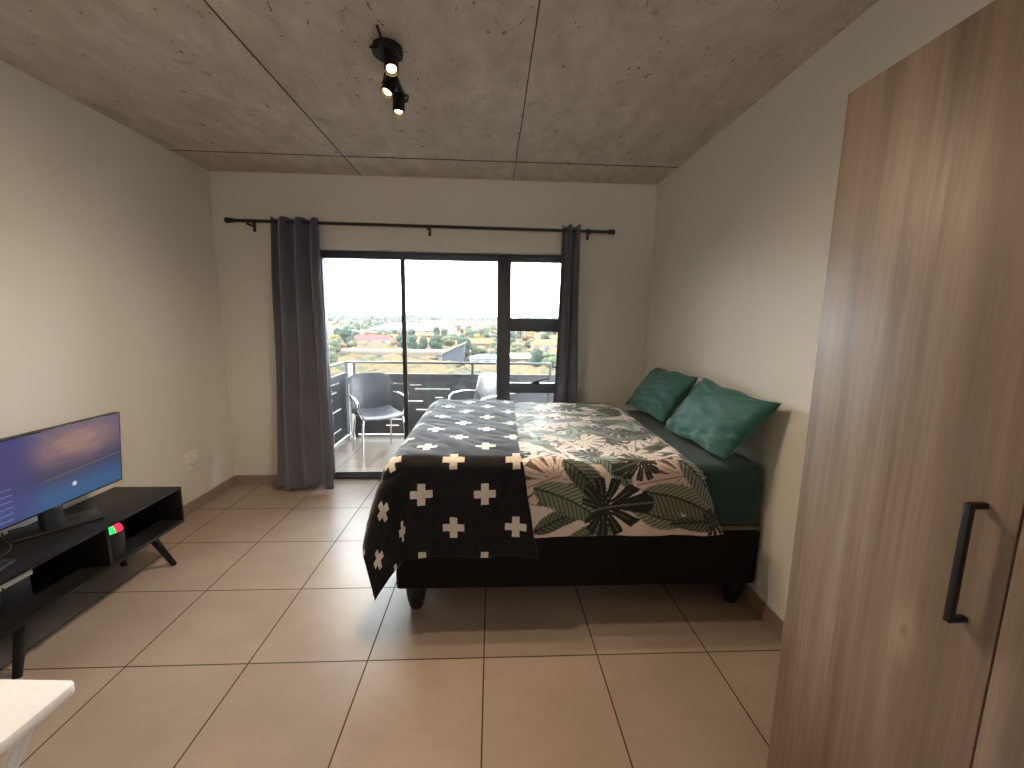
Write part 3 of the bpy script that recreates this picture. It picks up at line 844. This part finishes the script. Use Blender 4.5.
# TV
def m_screen():
    t = NT('tv_picture'); o = t.obj()
    sep = t.n('ShaderNodeSeparateXYZ'); t.l(o, sep.inputs[0])
    y, z = sep.outputs[1], sep.outputs[2]      # y: -.36 .. .36, z: 0 .. .42
    u = t.math('DIVIDE', t.math('ADD', y, 0.36), 0.72); v = t.math('DIVIDE', z, 0.41)
    base = t.ramp(v, [(0.0, (0.035, 0.11, 0.23)), (0.18, (0.045, 0.10, 0.22)), (0.4, (0.05, 0.05, 0.10)), (0.62, (0.10, 0.07, 0.13)), (1.0, (0.12, 0.11, 0.19))])
    # warm glow band of clouds
    a = t.math('DIVIDE', t.math('SUBTRACT', u, 0.66), 0.27); b = t.math('DIVIDE', t.math('SUBTRACT', v, 0.72), 0.20)
    d = t.math('ADD', t.math('MULTIPLY', a, a), t.math('MULTIPLY', b, b))
    nz = t.noise(t.mapping(o, (1, 5, 14)), 1.6, 5, 0.6, 0.6)
    g = t.math('MULTIPLY', t.math('POWER', 2.718, t.math('MULTIPLY', d, -1.0)), t.math('MULTIPLY_ADD', nz, 1.6, 0.0))
    base = t.mix(g, base, (0.40, 0.24, 0.19, 1))
    # diagonal lit roadway
    rz_ = t.math('SUBTRACT', v, t.math('MULTIPLY_ADD', u, 0.10, 0.31))
    road = t.math('MULTIPLY', t.math('LESS_THAN', t.math('ABSOLUTE', rz_), 0.012), t.math('GREATER_THAN', u, 0.42))
    base = t.mix(t.math('MULTIPLY', road, 0.6), base, (0.16, 0.12, 0.10, 1))
    # left side blue menu area
    lft = t.ramp(u, [(0.30, (1, 1, 1)), (0.44, (0, 0, 0))])
    base = t.mix(t.math('MULTIPLY', lft, 0.75), base, (0.055, 0.055, 0.19, 1))
    ln = t.math('MULTIPLY', t.math('LESS_THAN', t.math('FRACT', t.math('MULTIPLY', v, 15)), 0.22), t.math('MULTIPLY', t.math('LESS_THAN', u, 0.25), t.math('LESS_THAN', v, 0.45)))
    base = t.mix(t.math('MULTIPLY', ln, 0.35), base, (0.30, 0.32, 0.55, 1))
    # small bright light
    dd = t.n('ShaderNodeVectorMath'); dd.operation = 'DISTANCE'; t.l(o, dd.inputs[0]); dd.inputs[1].default_value = (0.019, 0.085, 0.085)
    sp = t.ramp(dd.outputs['Value'], [(0.0, (1, 1, 1)), (0.006, (0.9, 0.9, 0.9)), (0.014, (0, 0, 0)), (1, (0, 0, 0))])
    base = t.mix(sp, base, (0.8, 0.72, 0.68, 1))
    e = t.n('ShaderNodeEmission'); t.l(base, e.inputs[0]); e.inputs[1].default_value = 0.6
    gl = t.n('ShaderNodeBsdfGlossy'); gl.inputs['Roughness'].default_value = 0.25; gl.inputs[0].default_value = (0.05, 0.05, 0.05, 1)
    ad = t.n('ShaderNodeAddShader'); t.l(e.outputs[0], ad.inputs[0]); t.l(gl.outputs[0], ad.inputs[1]); t.l(ad.outputs[0], t.out.inputs[0])
    return t.m
M['screen'] = m_screen()
tv = thing('television', 'flat television showing a dusky blue and orange picture on the black stand', 'tv', (-2.06, 1.955, SZ1))
tv_tilt = Matrix.Translation((0, 0, 0.11)) @ Matrix.Rotation(math.radians(4.5), 4, 'Y') @ Matrix.Translation((0, 0, -0.11))
TZ = 0.11
MB().box((-0.012, -0.352, TZ - .0), (0.016, 0.352, TZ + 0.385), .004).build('bezel', M['black_plastic'], tv).matrix_local = tv_tilt
sc = MB().box((0.0155, -0.342, 0.010), (0.0175, 0.342, 0.377)).build('screen', M['screen'], tv, smooth=False); sc.matrix_local = tv_tilt @ Matrix.Translation((0, 0, TZ))
MB().box((-0.05, -0.20, TZ + .05), (-0.012, 0.20, TZ + 0.30), .012, 3).build('rear_housing', M['black_plastic'], tv).matrix_local = tv_tilt
MB().prism([(-0.035, -0.045), (-0.005, -0.045), (-0.005, 0.045), (-0.035, 0.045)], 0.010, TZ + .06, .004).build('neck', M['black_plastic'], tv)
q = Matrix.Translation((-0.03, 0.035, 0)) @ Matrix.Rotation(math.radians(-38), 4, 'Z')
MB().box((-0.085, -0.15, 0), (0.085, 0.15, 0.011), .004, 2, q).build('stand_base', M['black_plastic'], tv)
MB().box((0.016, -0.018, TZ + 0.001), (0.018, 0.018, TZ + 0.006)).build('badge', M['chrome'], tv).matrix_local = tv_tilt

cb = MB().tube([(-2.20, 1.86, SZ1 + .03), (-2.17, 1.84, SZ1 + .006), (-2.10, 1.80, SZ1 + .006), (-2.06, 1.76, SZ1 + .006), (-2.02, 1.66, SZ1 + .006), (-2.0, 1.55, SZ1 + .006), (-1.99, 1.49, SZ1 + .006)], 0.004).build('power_cable', M['cable'])
tag(cb, 'thin black cable lying on the TV stand behind the screen foot', 'cable')
rc = thing('remote_control', 'small black remote control lying at the left end of the TV stand', 'remote', (-1.95, 1.60, SZ1), math.radians(15))
MB().box((-0.022, -0.08, 0), (0.022, 0.08, 0.016), .005).build('remote_body', M['black_plastic'], rc)
kb = MB()
for i in range(4):
    for j in range(3): kb.box((-0.014 + j * .011, -0.05 + i * .022, 0.0155), (-0.007 + j * .011, -0.040 + i * .022, 0.0175))
kb.build('remote_buttons', M['alu'], rc)

sp = thing('portable_speaker', 'small black speaker with green and red lights on the stand shelf', 'speaker', (-1.93, 2.065, SZ0 + T))
sp.scale = (1.15, 1.15, 1.08)
MB().lathe([(0, 0), (0.046, 0), (0.050, 0.006), (0.050, 0.118), (0.047, 0.124), (0, 0.124)]).build('speaker_body', M['black_plastic'], sp)
def halfdome(a0, a1):
    vs = []; fs_ = []
    n, m = 14, 8
    for j in range(m + 1):
        e = j / m * PI / 2
        for i in range(n + 1):
            a = a0 + (a1 - a0) * i / n
            vs.append((0.046 * math.cos(e) * math.cos(a), 0.046 * math.cos(e) * math.sin(a), 0.124 + 0.042 * math.sin(e)))
    for j in range(m):
        for i in range(n):
            k = j * (n + 1) + i; fs_.append((k, k + 1, k + n + 2, k + n + 1))
    return MB().poly(vs, fs_)
o1 = halfdome(math.radians(-20), math.radians(160)).build('red_light', M['led_red'], sp); tag(o1, 'red glowing half of the speaker top')
o2 = halfdome(math.radians(160), math.radians(340)).build('green_light', M['led_green'], sp); tag(o2, 'green glowing half of the speaker top')

rt = thing('router_box', 'pale flat router box with a cable inside the left shelf compartment', 'router', (-2.03, 1.675, SZ0 + T), math.radians(0))
MB().box((-0.05, -0.085, 0.10), (0.05, 0.085, 0.122), .005).build('router_body', simple('putty_plastic', (0.62, 0.60, 0.50), 0.5), rt)
MB().box((-0.045, -0.075, 0.0), (0.045, 0.075, 0.10), .004).build('lower_box', M['black_plastic'], rt)
MB().tube([(0.045, -0.03, 0.115), (0.06, -0.035, 0.10), (0.062, -0.05, 0.05), (0.055, -0.09, 0.006)], 0.003).build('router_cable', M['cable'], rt)

# wall socket
so_ = thing('wall_socket', 'white square wall socket plate low on the left wall', 'socket', (XL, 3.120, 0.388))
MB().box((0, -0.066, -0.066), (0.011, 0.066, 0.066), .003).build('plate', M['white_plastic'], so_)
MB().box((0.010, -0.045, 0.015), (0.016, -0.015, 0.045), .002).build('rocker_switch', M['white_plastic'], so_)
MB().box((0.010, 0.015, 0.015), (0.016, 0.045, 0.045), .002).build('rocker_switch', M['white_plastic'], so_)
MB().cyl((0.0105, -.020, -0.02), (0.0115, -.020, -0.02), 0.004, n=10).cyl((0.0105, .0, -0.035), (0.0115, .0, -0.035), 0.005, n=10).cyl((0.0105, .020, -0.02), (0.0115, .020, -0.02), 0.004, n=10).build('socket_holes', M['black_plastic'], so_)

# white folding table in the foreground
tbz = 0.60
def rrect(x0, y0, x1, y1, r, n=6):
    pts = []
    for cx, cy, a0 in ((x1 - r, y1 - r, 0), (x0 + r, y1 - r, 90), (x0 + r, y0 + r, 180), (x1 - r, y0 + r, 270)):
        for i in range(n + 1):
            a = math.radians(a0 + 90 * i / n); pts.append((cx + r * math.cos(a), cy + r * math.sin(a)))
    return pts
tb = thing('folding_table', 'white plastic folding table, one corner showing at the bottom left', 'table', (-0.972, 0.917, 0), math.radians(-3))
MB().prism(rrect(-0.80, -0.52, 0, 0, 0.018), tbz - 0.028, tbz, 0.005).build('tabletop', M['table_plastic'], tb)
MB().prism(rrect(-0.77, -0.49, -0.03, -0.03, 0.02), tbz - 0.05, tbz - 0.028, 0.004).build('apron', M['table_plastic'], tb)
for sx in (0, 1):
    for sy in (0, 1):
        x = -0.06 if sx else -0.74; y = -0.05 if sy else -0.47
        y2 = -0.42 if sy else -0.10
        MB().tube([(x, y, tbz - .05), (x, y2, 0.012)], 0.012, 12).build('leg', M['table_plastic'], tb)

# ------------------------------------------------------------------ ceiling spot fixture
fxr = thing('spotlight_fixture', 'black three-lamp spotlight fitting with lit warm bulbs on the ceiling', 'light fitting', (-0.455, 2.02, H))
MB().lathe([(0, 0), (0.062, 0), (0.064, -0.004), (0.064, -0.028), (0.060, -0.032), (0, -0.032)], Matrix.Translation((0, -0.03, 0))).build('ceiling_plate', M['black_metal'], fxr)
MB().box((-0.011, -0.14, -0.05), (0.011, 0.30, -0.032), .003).build('bar', M['black_metal'], fxr)
spots = [((0.030, -0.095, -0.125), (0.10, -0.42, -0.9)), ((-0.035, 0.085, -0.125), (-0.30, -0.30, -0.9)), ((-0.020, 0.265, -0.125), (-0.02, -0.12, -1.0))]
for k, (mouth, d) in enumerate(spots):
    m_ = Vector(mouth); d = Vector(d).normalized()
    hd_ = thing('x', None, None)
    bpy.data.objects.remove(hd_)
    back = m_ - d * 0.095
    lamp = MB()
    rot = Vector((0, 0, 1)).rotation_difference(d).to_matrix().to_4x4()
    lamp.lathe([(0, 0.0), (0.020, 0.0), (0.027, 0.006), (0.029, 0.012), (0.029, 0.095), (0.0265, 0.095), (0.0255, 0.080), (0, 0.080)], Matrix.Translation(back) @ rot)
    L = lamp.build('spot_head', M['black_metal'], fxr)
    b = MB().lathe([(0, 0.0), (0.0200, 0.0), (0.0200, 0.004), (0.014, 0.010), (0, 0.012)], Matrix.Translation(m_ - d * 0.0145) @ rot).build('bulb', M['bulb'], L)
    hinge = m_ - d * 0.055
    barp = Vector((0, [-0.12, 0.06, 0.25][k], -0.045))
    side = Vector((0.034 if k != 1 else -0.034, 0, 0))
    MB().tube([barp, barp + side + Vector((0, 0, -0.01)), hinge + side, hinge + side * 0.8], 0.0045, 8).build('arm', M['black_metal'], L)
    cab = [back, back + Vector((side.x * .6, 0.01, 0.018)), back + Vector((side.x * 1.3, 0.015, 0.0)), hinge + side * 1.25]
    MB().tube(cab, 0.0022, 6).build('flex', M['cable'], L)
    ld = bpy.data.lights.new('spot_beam', 'SPOT'); ld.energy = 42; ld.color = (1.0, 0.75, 0.51)
    ld.spot_size = math.radians(165); ld.spot_blend = 1.0; ld.shadow_soft_size = 0.022
    lo = bpy.data.objects.new('spot_beam', ld); C.objects.link(lo); lo.parent = fxr
    lo.location = m_ + d * 0.004
    lo.rotation_euler = Vector((0, 0, -1)).rotation_difference(d).to_euler()
# spikes: two spare bracket arms of the fitting
MB().tube([(-0.03, -0.08, -0.03), (-0.045, -0.13, -0.06)], 0.005, 8).tube([(0.0, -0.11, -0.03), (0.0, -0.19, -0.02)], 0.006, 8).build('tension_arm', M['black_metal'], fxr)

# added fill light behind the camera, made up to brighten the walls
fill_root = thing('fill_lamp', 'added round white fill lamp, unseen behind the camera', 'fill lamp', (0.9, -1.9, H))
MB().lathe([(0, 0), (0.05, 0), (0.05, -0.02), (0, -0.03)]).cyl((0, 0, -0.02), (0, 0, -0.52), 0.004, n=8).build('fill_lamp_cord', M['white_plastic'], fill_root)
MB().lathe([(0.13 * math.sin(i * PI / 14), -0.63 + 0.13 * math.cos(i * PI / 14)) for i in range(15)]).build('fill_lamp_globe', m_emit('fill_lamp_glow', (1.0, 0.92, 0.83), 36.0), fill_root)

# ------------------------------------------------------------------ outside
GZ = -14.0
def ground_z(y):
    return GZ + max(0, (y - 500)) * 0.0165 if y > 500 else GZ
gm = MB(); ys = [6, 30, 80, 150, 300, 500, 800, 1200, 1700, 2400, 3200]
vs = []; fs_ = []
for y in ys:
    w = 60 + y * 1.1
    for i in range(13): vs.append((-w + 2 * w * i / 12, y, ground_z(y)))
for j in range(len(ys) - 1):
    for i in range(12):
        a = j * 13 + i; fs_.append((a, a + 1, a + 14, a + 13))
gm.poly(vs, fs_)
def m_ground():
    t = NT('suburb_ground'); o = t.obj()
    f = t.noise(t.mapping(o, (1, 1, 1)), 0.05, 8, 0.7)
    c = t.ramp(f, [(0.3, (0.02, 0.026, 0.018)), (0.45, (0.042, 0.038, 0.03)), (0.6, (0.075, 0.06, 0.05)), (0.75, (0.03, 0.035, 0.022))])
    t.bsdf(c, 0.95, spec=0.1); return t.m
struct('ground', gm, m_ground())

TREEC = {'dark green': (0.022, 0.032, 0.023), 'pale olive': (0.046, 0.052, 0.030), 'golden autumn': (0.11, 0.07, 0.022), 'rusty brown': (0.075, 0.038, 0.022)}
def leaf_mat(nm, c):
    t = NT('foliage_' + nm.replace(' ', '_')); o = t.obj()
    f = t.noise(o, 1.2, 6, 0.8)
    cc = t.ramp(f, [(0.3, [x * 0.55 for x in c]), (0.7, [min(1, x * 1.35) for x in c])])
    t.bsdf(cc, 0.9, spec=0.15); return t.m
proto = {}
rt_ = random.Random(5)
def tree_mesh(seed, tall):
    b = bmesh.new(); r = random.Random(seed)
    for k in range(9):
        bb = bmesh.new(); bmesh.ops.create_icosphere(bb, subdivisions=2, radius=1)
        rad = r.uniform(.28, .5); a = r.uniform(0, 6.3); d = r.uniform(0, .55) * (0.5 if tall else 1)
        c = Vector((d * math.cos(a), d * math.sin(a), r.uniform(.75, 1.75 if tall else 1.35)))
        for v in bb.verts:
            p = v.co * rad
            p += v.co * rad * 0.45 * noise.noise(v.co * 3 + Vector((seed, k, 0)))
            v.co = Vector((p.x, p.y, p.z * (1.2 if tall else 0.85))) + c
        me = bpy.data.meshes.new('t'); bb.to_mesh(me); bb.free(); b.from_mesh(me); bpy.data.meshes.remove(me)
    m = MB(); m.bm.free(); m.bm = b
    m.cyl((0, 0, 0), (0, 0, .9), .07, .05, 8)
    return m
variants = {}
for nm, c in TREEC.items():
    lm = leaf_mat(nm, c)
    variants[nm] = []
    for s in range(2):
        mb = tree_mesh(s * 7 + len(nm), nm == 'dark green')
        me = bpy.data.meshes.new('suburb_tree'); mb.bm.to_mesh(me); mb.bm.free(); me.materials.append(lm)
        me.polygons.foreach_set('use_smooth', [False] * len(me.polygons))
        variants[nm].append(me)
TL = {'dark green': 'dark green tree in the hazy suburb beyond the balcony', 'pale olive': 'pale olive tree in the hazy suburb beyond the balcony',
      'golden autumn': 'golden yellow autumn tree in the suburb beyond the balcony', 'rusty brown': 'rusty brown tree in the suburb beyond the balcony'}
occupied = []
placed = []
clear = [(372, 460, 340, 525), (318, 345, 300, 432), (345, 368, 300, 402), (354, 396, 175, 262), (340, 455, 100, 174), (442, 472, 100, 152), (470, 505, 100, 144), (528, 566, 150, 216), (505, 532, 100, 152), (425, 500, 600, 900)]
def blocked(x, y):
    px = 512 + 415 * (x / y - 0.0493 / 0.9879)
    return any(a < px < b and c < y < d for a, b, c, d in clear)
def put_tree(x, y, s, nm):
    if len(placed) >= 290 or blocked(x, y): return
    for (a, b, c, d) in occupied:
        if a - s * .9 < x < b + s * .9 and c - s * .9 < y < d + s * .9: return
    for (a, b, q) in placed:
        if (a - x) ** 2 + (b - y) ** 2 < ((s + q) * 0.92) ** 2: return
    placed.append((x, y, s))
    o = new_obj('suburb_tree', rt_.choice(variants[nm]))
    o.location = (x, y, ground_z(y) - 0.1)
    o.scale = (s, s, s * rt_.uniform(.85, 1.1)); o.rotation_euler = (0, 0, rt_.uniform(0, 6.3))
    tag(o, TL[nm], 'tree', nm + ' trees in the suburb')

# houses
roofm = {'terracotta': simple('terracotta_roof', (0.18, 0.060, 0.032), 0.8, spec=0.04, nscale=2, namt=.25), 'grey': simple('grey_roof', (0.073, 0.076, 0.083), 0.7, spec=0.04, nscale=2, namt=.15),
         'white': simple('white_metal_roof', (0.50, 0.50, 0.50), 0.5, spec=0.04, nscale=.3, namt=.06), 'red': simple('red_roof', (0.20, 0.030, 0.030), 0.7, spec=0.04, nscale=2, namt=.15),
         'tan': simple('tan_roof', (0.138, 0.112, 0.089), 0.8, spec=0.04, nscale=2, namt=.1), 'blue': simple('slate_blue_roof', (0.055, 0.071, 0.094), 0.7, spec=0.04, nscale=2, namt=.1)}
wallm = {'cream': simple('cream_render', (0.148, 0.130, 0.105), 0.85, spec=0.04, nscale=1), 'white': simple('white_render', (0.170, 0.165, 0.156), 0.8, spec=0.04, nscale=1), 'face': simple('face_brick', (0.101, 0.063, 0.042), 0.85, spec=0.04, nscale=3), 'grey': simple('grey_cladding', (0.046, 0.050, 0.058), 0.7, spec=0.04, nscale=.5)}
wing = simple('window_dark_glass', (0.06, 0.07, 0.09), 0.15)
def house(name, label, cat, x, y, w, d, h, rh, rk, wk, rot=0, group=None, gable=True, nwin=3):
    t = thing(name, label, cat, (x, y, ground_z(y)), rot, group)
    occupied.append((x - w / 2, x + w / 2, y - d / 2, y + d / 2))
    MB().box((-w / 2, -d / 2, -0.5), (w / 2, d / 2, h)).build('walls', wallm[wk], t, smooth=False)
    e = 0.4
    if gable:
        v = [(-w / 2 - e, -d / 2 - e, h), (w / 2 + e, -d / 2 - e, h), (w / 2 + e, d / 2 + e, h), (-w / 2 - e, d / 2 + e, h), (-w / 2 + d * .3, 0, h + rh), (w / 2 - d * .3, 0, h + rh)]
        MB().poly(v, [(0, 1, 5, 4), (2, 3, 4, 5), (1, 2, 5), (3, 0, 4), (3, 2, 1, 0)]).build('roof', roofm[rk], t, smooth=False)
    else:
        MB().box((-w / 2 - e, -d / 2 - e, h), (w / 2 + e, d / 2 + e, h + rh)).build('roof', roofm[rk], t, smooth=False)
    for i in range(nwin):
        cx = -w / 2 + w * (i + .5) / nwin; ww = min(w / nwin * .25, 1.0)
        MB().box((cx - ww, -d / 2 - .06, h * .45), (cx + ww, -d / 2 + .05, h * .8)).build('window', wing, t, smooth=False)
    return t
# direction helper: lateral offset per unit distance for the view through the door
def lx(px, y): return y * (0.0493 / 0.9879 + (px - 512) / 415.0)
# landmarks
house('warehouse', 'long white flat-roofed warehouse in the middle distance', 'warehouse', lx(417, 520), 520, 100, 60, 5.0, 7.5, 'white', 'grey', 0.04, nwin=12)
house('warehouse', 'white warehouse at the far left of the window view', 'warehouse', lx(322, 430), 430, 60, 40, 5, 4.5, 'white', 'white', 0.1, nwin=6)
house('warehouse', 'small blue-grey shed left of the warehouses', 'shed', lx(352, 400), 400, 34, 20, 5, 1.2, 'blue', 'white', 0.0, nwin=4)
house('house', 'long low house with a bright red roof seen through left door pane', 'house', lx(374, 260), 260, 24, 11, 4.2, 2.4, 'red', 'cream', 0.02)
house('apartment_block', 'long low pinkish building just above the balcony railing', 'building', lx(400, 172), 172, 66, 9, 2.6, 1.1, 'tan', 'cream', 0.02, gable=False, nwin=14)
# gable-ended grey building, roof sloping up to the right
gx, gyy = lx(459, 150), 150.0
t = thing('gabled_building', 'grey building with a sharp sloping roof above the railing', 'building', (gx, gyy, ground_z(gyy)))
MB().poly([(-5.6, -4, 0), (2, -4, 0), (2, -4, 7.8), (-5.6, -4, 4.2), (-5.6, 4, 0), (2, 4, 0), (2, 4, 7.8), (-5.6, 4, 4.2)],
          [(0, 1, 2, 3), (5, 4, 7, 6), (1, 5, 6, 2), (4, 0, 3, 7)]).build('walls', wallm['grey'], t, smooth=False)
MB().poly([(-6.2, -4.5, 3.95), (2.4, -4.5, 8.0), (2.4, 4.5, 8.0), (-6.2, 4.5, 3.95), (-6.2, -4.5, 4.25), (2.4, -4.5, 8.3), (2.4, 4.5, 8.3), (-6.2, 4.5, 4.25)],
          [(0, 1, 2, 3)[::-1], (4, 5, 6, 7), (0, 1, 5, 4), (1, 2, 6, 5), (2, 3, 7, 6), (3, 0, 4, 7)]).build('roof', roofm['tan'], t, smooth=False)
occupied.append((gx - 6, gx + 3, 145, 155))
house('house', 'white-walled house with slate blue roof right of the grey gable', 'house', lx(486, 142), 142, 11, 9, 3.4, 1.3, 'blue', 'white', 0.1)
house('house', 'house with orange tiled roof seen through the right window', 'house', lx(546, 215), 215, 16, 10, 4.4, 2.6, 'terracotta', 'cream', -0.05)
house('house', 'low house with pale flat roof seen through the right window', 'house', lx(518, 150), 150, 10, 8, 3.0, 1.0, 'white', 'face', -0.02, gable=False)
house('house', 'terracotta roofed house behind the autumn trees mid-view', 'house', lx(478, 225), 225, 19, 10, 4.2, 2.6, 'terracotta', 'face', 0.08)
house('housing_row', 'row of reddish roofs on the far hillside under the treeline', 'building', lx(470, 900), 900, 250, 20, 5, 6, 'terracotta', 'face', 0.0, nwin=20)
rh_ = random.Random(3)
HL = 'small terracotta-roofed house among the far suburb trees'
for k in range(34):
    y = rh_.uniform(230, 900); px = rh_.uniform(318, 565)
    if 400 < y < 600 and px < 470: continue
    if 190 < y < 290 and (px < 400 or 465 < px < 560): continue
    x = lx(px, y); w = rh_.uniform(12, 20)
    if any(a - w < x < b + w and c - 12 < y < d + 12 for a, b, c, d in occupied): continue
    rk = rh_.choice(['terracotta', 'terracotta', 'grey', 'tan', 'white'])
    house('house', {'terracotta': HL, 'grey': 'small grey-roofed house among the far suburb trees', 'tan': 'small tan-roofed house among the far suburb trees', 'white': 'small white-roofed house among the far suburb trees'}[rk],
          'house', x, y, w, 9, 3.6, 2.4, rk, rh_.choice(['cream', 'white', 'face']), rh_.uniform(-.3, .3), group=rk + '-roofed far houses')
kinds = ['dark green', 'dark green', 'pale olive', 'pale olive', 'golden autumn', 'rusty brown']
for k in range(2500):
    q_ = rt_.random()
    y = 120 + 1050 * q_ ** 1.4
    px = rt_.uniform(318, 565)
    s = rt_.uniform(2.8, 4.4) + y / 300
    kd = rt_.choice(kinds) if y < 450 else rt_.choice(['dark green', 'dark green', 'pale olive', 'rusty brown', 'pale olive'])
    if px < 470 and kd == 'golden autumn' and rt_.random() < .6: kd = 'pale olive'
    put_tree(lx(px, y), y, s, kd)
# low hedges and bushes between the gardens
hb = MB(); rr = random.Random(21)
base_ico = bmesh.new(); bmesh.ops.create_icosphere(base_ico, subdivisions=1, radius=1)
bv = [v.co.copy() for v in base_ico.verts]; bf = [[v.index for v in f.verts] for f in base_ico.faces]; base_ico.free()
hv = []; hf = []
for k in range(8000):
    y = 105 + 1130 * rr.random() ** 1.5; px = rr.uniform(250, 650); x = lx(px, y); q = rr.uniform(1.0, 2.6) + y / 330
    if any(a - q - 3 < x < b + q + 3 and c - q - 3 < y < d + q + 3 for a, b, c, d in occupied): continue
    o_ = len(hv); z = ground_z(y)
    hv += [(x + v.x * q * 1.5 * (1 + .3 * math.sin(k + v.z * 5)), y + v.y * q * 1.4, z + q * .35 + v.z * q * .8) for v in bv]
    hf += [[i + o_ for i in f] for f in bf]
hm = bpy.data.meshes.new('garden_hedges'); hm.from_pydata(hv, [], hf)
def m_hedge():
    t = NT('hedge_foliage'); o = t.obj()
    f = t.noise(o, 0.11, 3, 0.95)
    t.bsdf(t.ramp(f, [(0.30, (0.013, 0.018, 0.013)), (0.42, (0.028, 0.034, 0.02)), (0.5, (0.06, 0.04, 0.026)), (0.57, (0.085, 0.055, 0.022)), (0.66, (0.02, 0.026, 0.02))]), 0.9, spec=0.1); return t.m
hm.materials.append(m_hedge())
new_obj('garden_hedges', hm, bpy.data.objects['ground'])['kind'] = 'stuff'
# the wooded ridge: nobody could count its crowns
rb = MB(); rr = random.Random(9)
for k in range(400):
    px = 240 + 420 * (k + rr.random()) / 400; y = rr.uniform(1250, 1700); s_ = rr.uniform(7, 13) * (1.25 if rr.random() < .15 else 1)
    bb = bmesh.new(); bmesh.ops.create_icosphere(bb, subdivisions=1, radius=1)
    for v in bb.verts:
        v.co = v.co * (1 + .5 * noise.noise(v.co * 2 + Vector((k, 0, 0))))
        v.co = Vector((v.co.x * s_ * 1.1 + lx(px, y), v.co.y * s_ + y, v.co.z * s_ * rr.uniform(.8, 1.0) + ground_z(y) + s_ * .7))
    rb._add(bb)
rg_ = rb.build('wooded_ridge', leaf_mat('ridge', (0.018, 0.026, 0.020)), smooth=False)
tag(rg_, 'dark green wooded ridge along the horizon', 'trees', kind='stuff')

hz = NT('haze_air')
vs_ = hz.n('ShaderNodeVolumeScatter'); vs_.inputs['Density'].default_value = 0.00008; vs_.inputs['Color'].default_value = (0.96, 0.97, 1, 1); vs_.inputs['Anisotropy'].default_value = 0.3
hz.l(vs_.outputs[0], hz.out.inputs['Volume'])
ho = MB().box((-2500, 90, -30), (2500, 2600, 70)).build('haze', hz.m, smooth=False); tag(ho, 'thin pale haze over the distant suburb', 'haze', kind='stuff')

# ------------------------------------------------------------------ light
w = bpy.data.worlds.new('sky'); bpy.context.scene.world = w; w.use_nodes = True
nt = w.node_tree; bg = nt.nodes['Background']
bg.inputs[0].default_value = (0.88, 0.945, 1.0, 1); bg.inputs[1].default_value = 11.0
sl = bpy.data.lights.new('sun', 'SUN'); sl.energy = 9.5; sl.angle = math.radians(0.6); sl.color = (1.0, 0.93, 0.82)
so2 = bpy.data.objects.new('sun', sl); C.objects.link(so2)
so2.rotation_euler = Vector((0, 0, -1)).rotation_difference(Vector((0.84, 0.10, -0.50)).normalized()).to_euler()

# ------------------------------------------------------------------ camera
cam = bpy.data.cameras.new('camera'); co = bpy.data.objects.new('camera', cam); C.objects.link(co)
yaw, pitch, roll = 0.0498, 0.1472, 0.0142
f = Vector((math.sin(yaw) * math.cos(pitch), math.cos(yaw) * math.cos(pitch), -math.sin(pitch)))
r = Vector((math.cos(yaw), -math.sin(yaw), 0)); u = r.cross(f)
r2 = r * math.cos(roll) + u * math.sin(roll); u2 = -r * math.sin(roll) + u * math.cos(roll)
Mx = Matrix((r2, u2, -f)).transposed().to_4x4(); Mx.translation = (0, 0, 1.4503)
co.matrix_world = Mx
cam.sensor_width = 36; cam.lens = 415.26 * 36 / 1024; cam.clip_start = 0.02; cam.clip_end = 6000
sc_ = bpy.context.scene; sc_.camera = co
sc_.view_settings.view_transform = 'Standard'; sc_.view_settings.look = 'None'
sc_.view_settings.gamma = 1; sc_.view_settings.use_curve_mapping = False
sc_.view_settings.exposure = 0.60
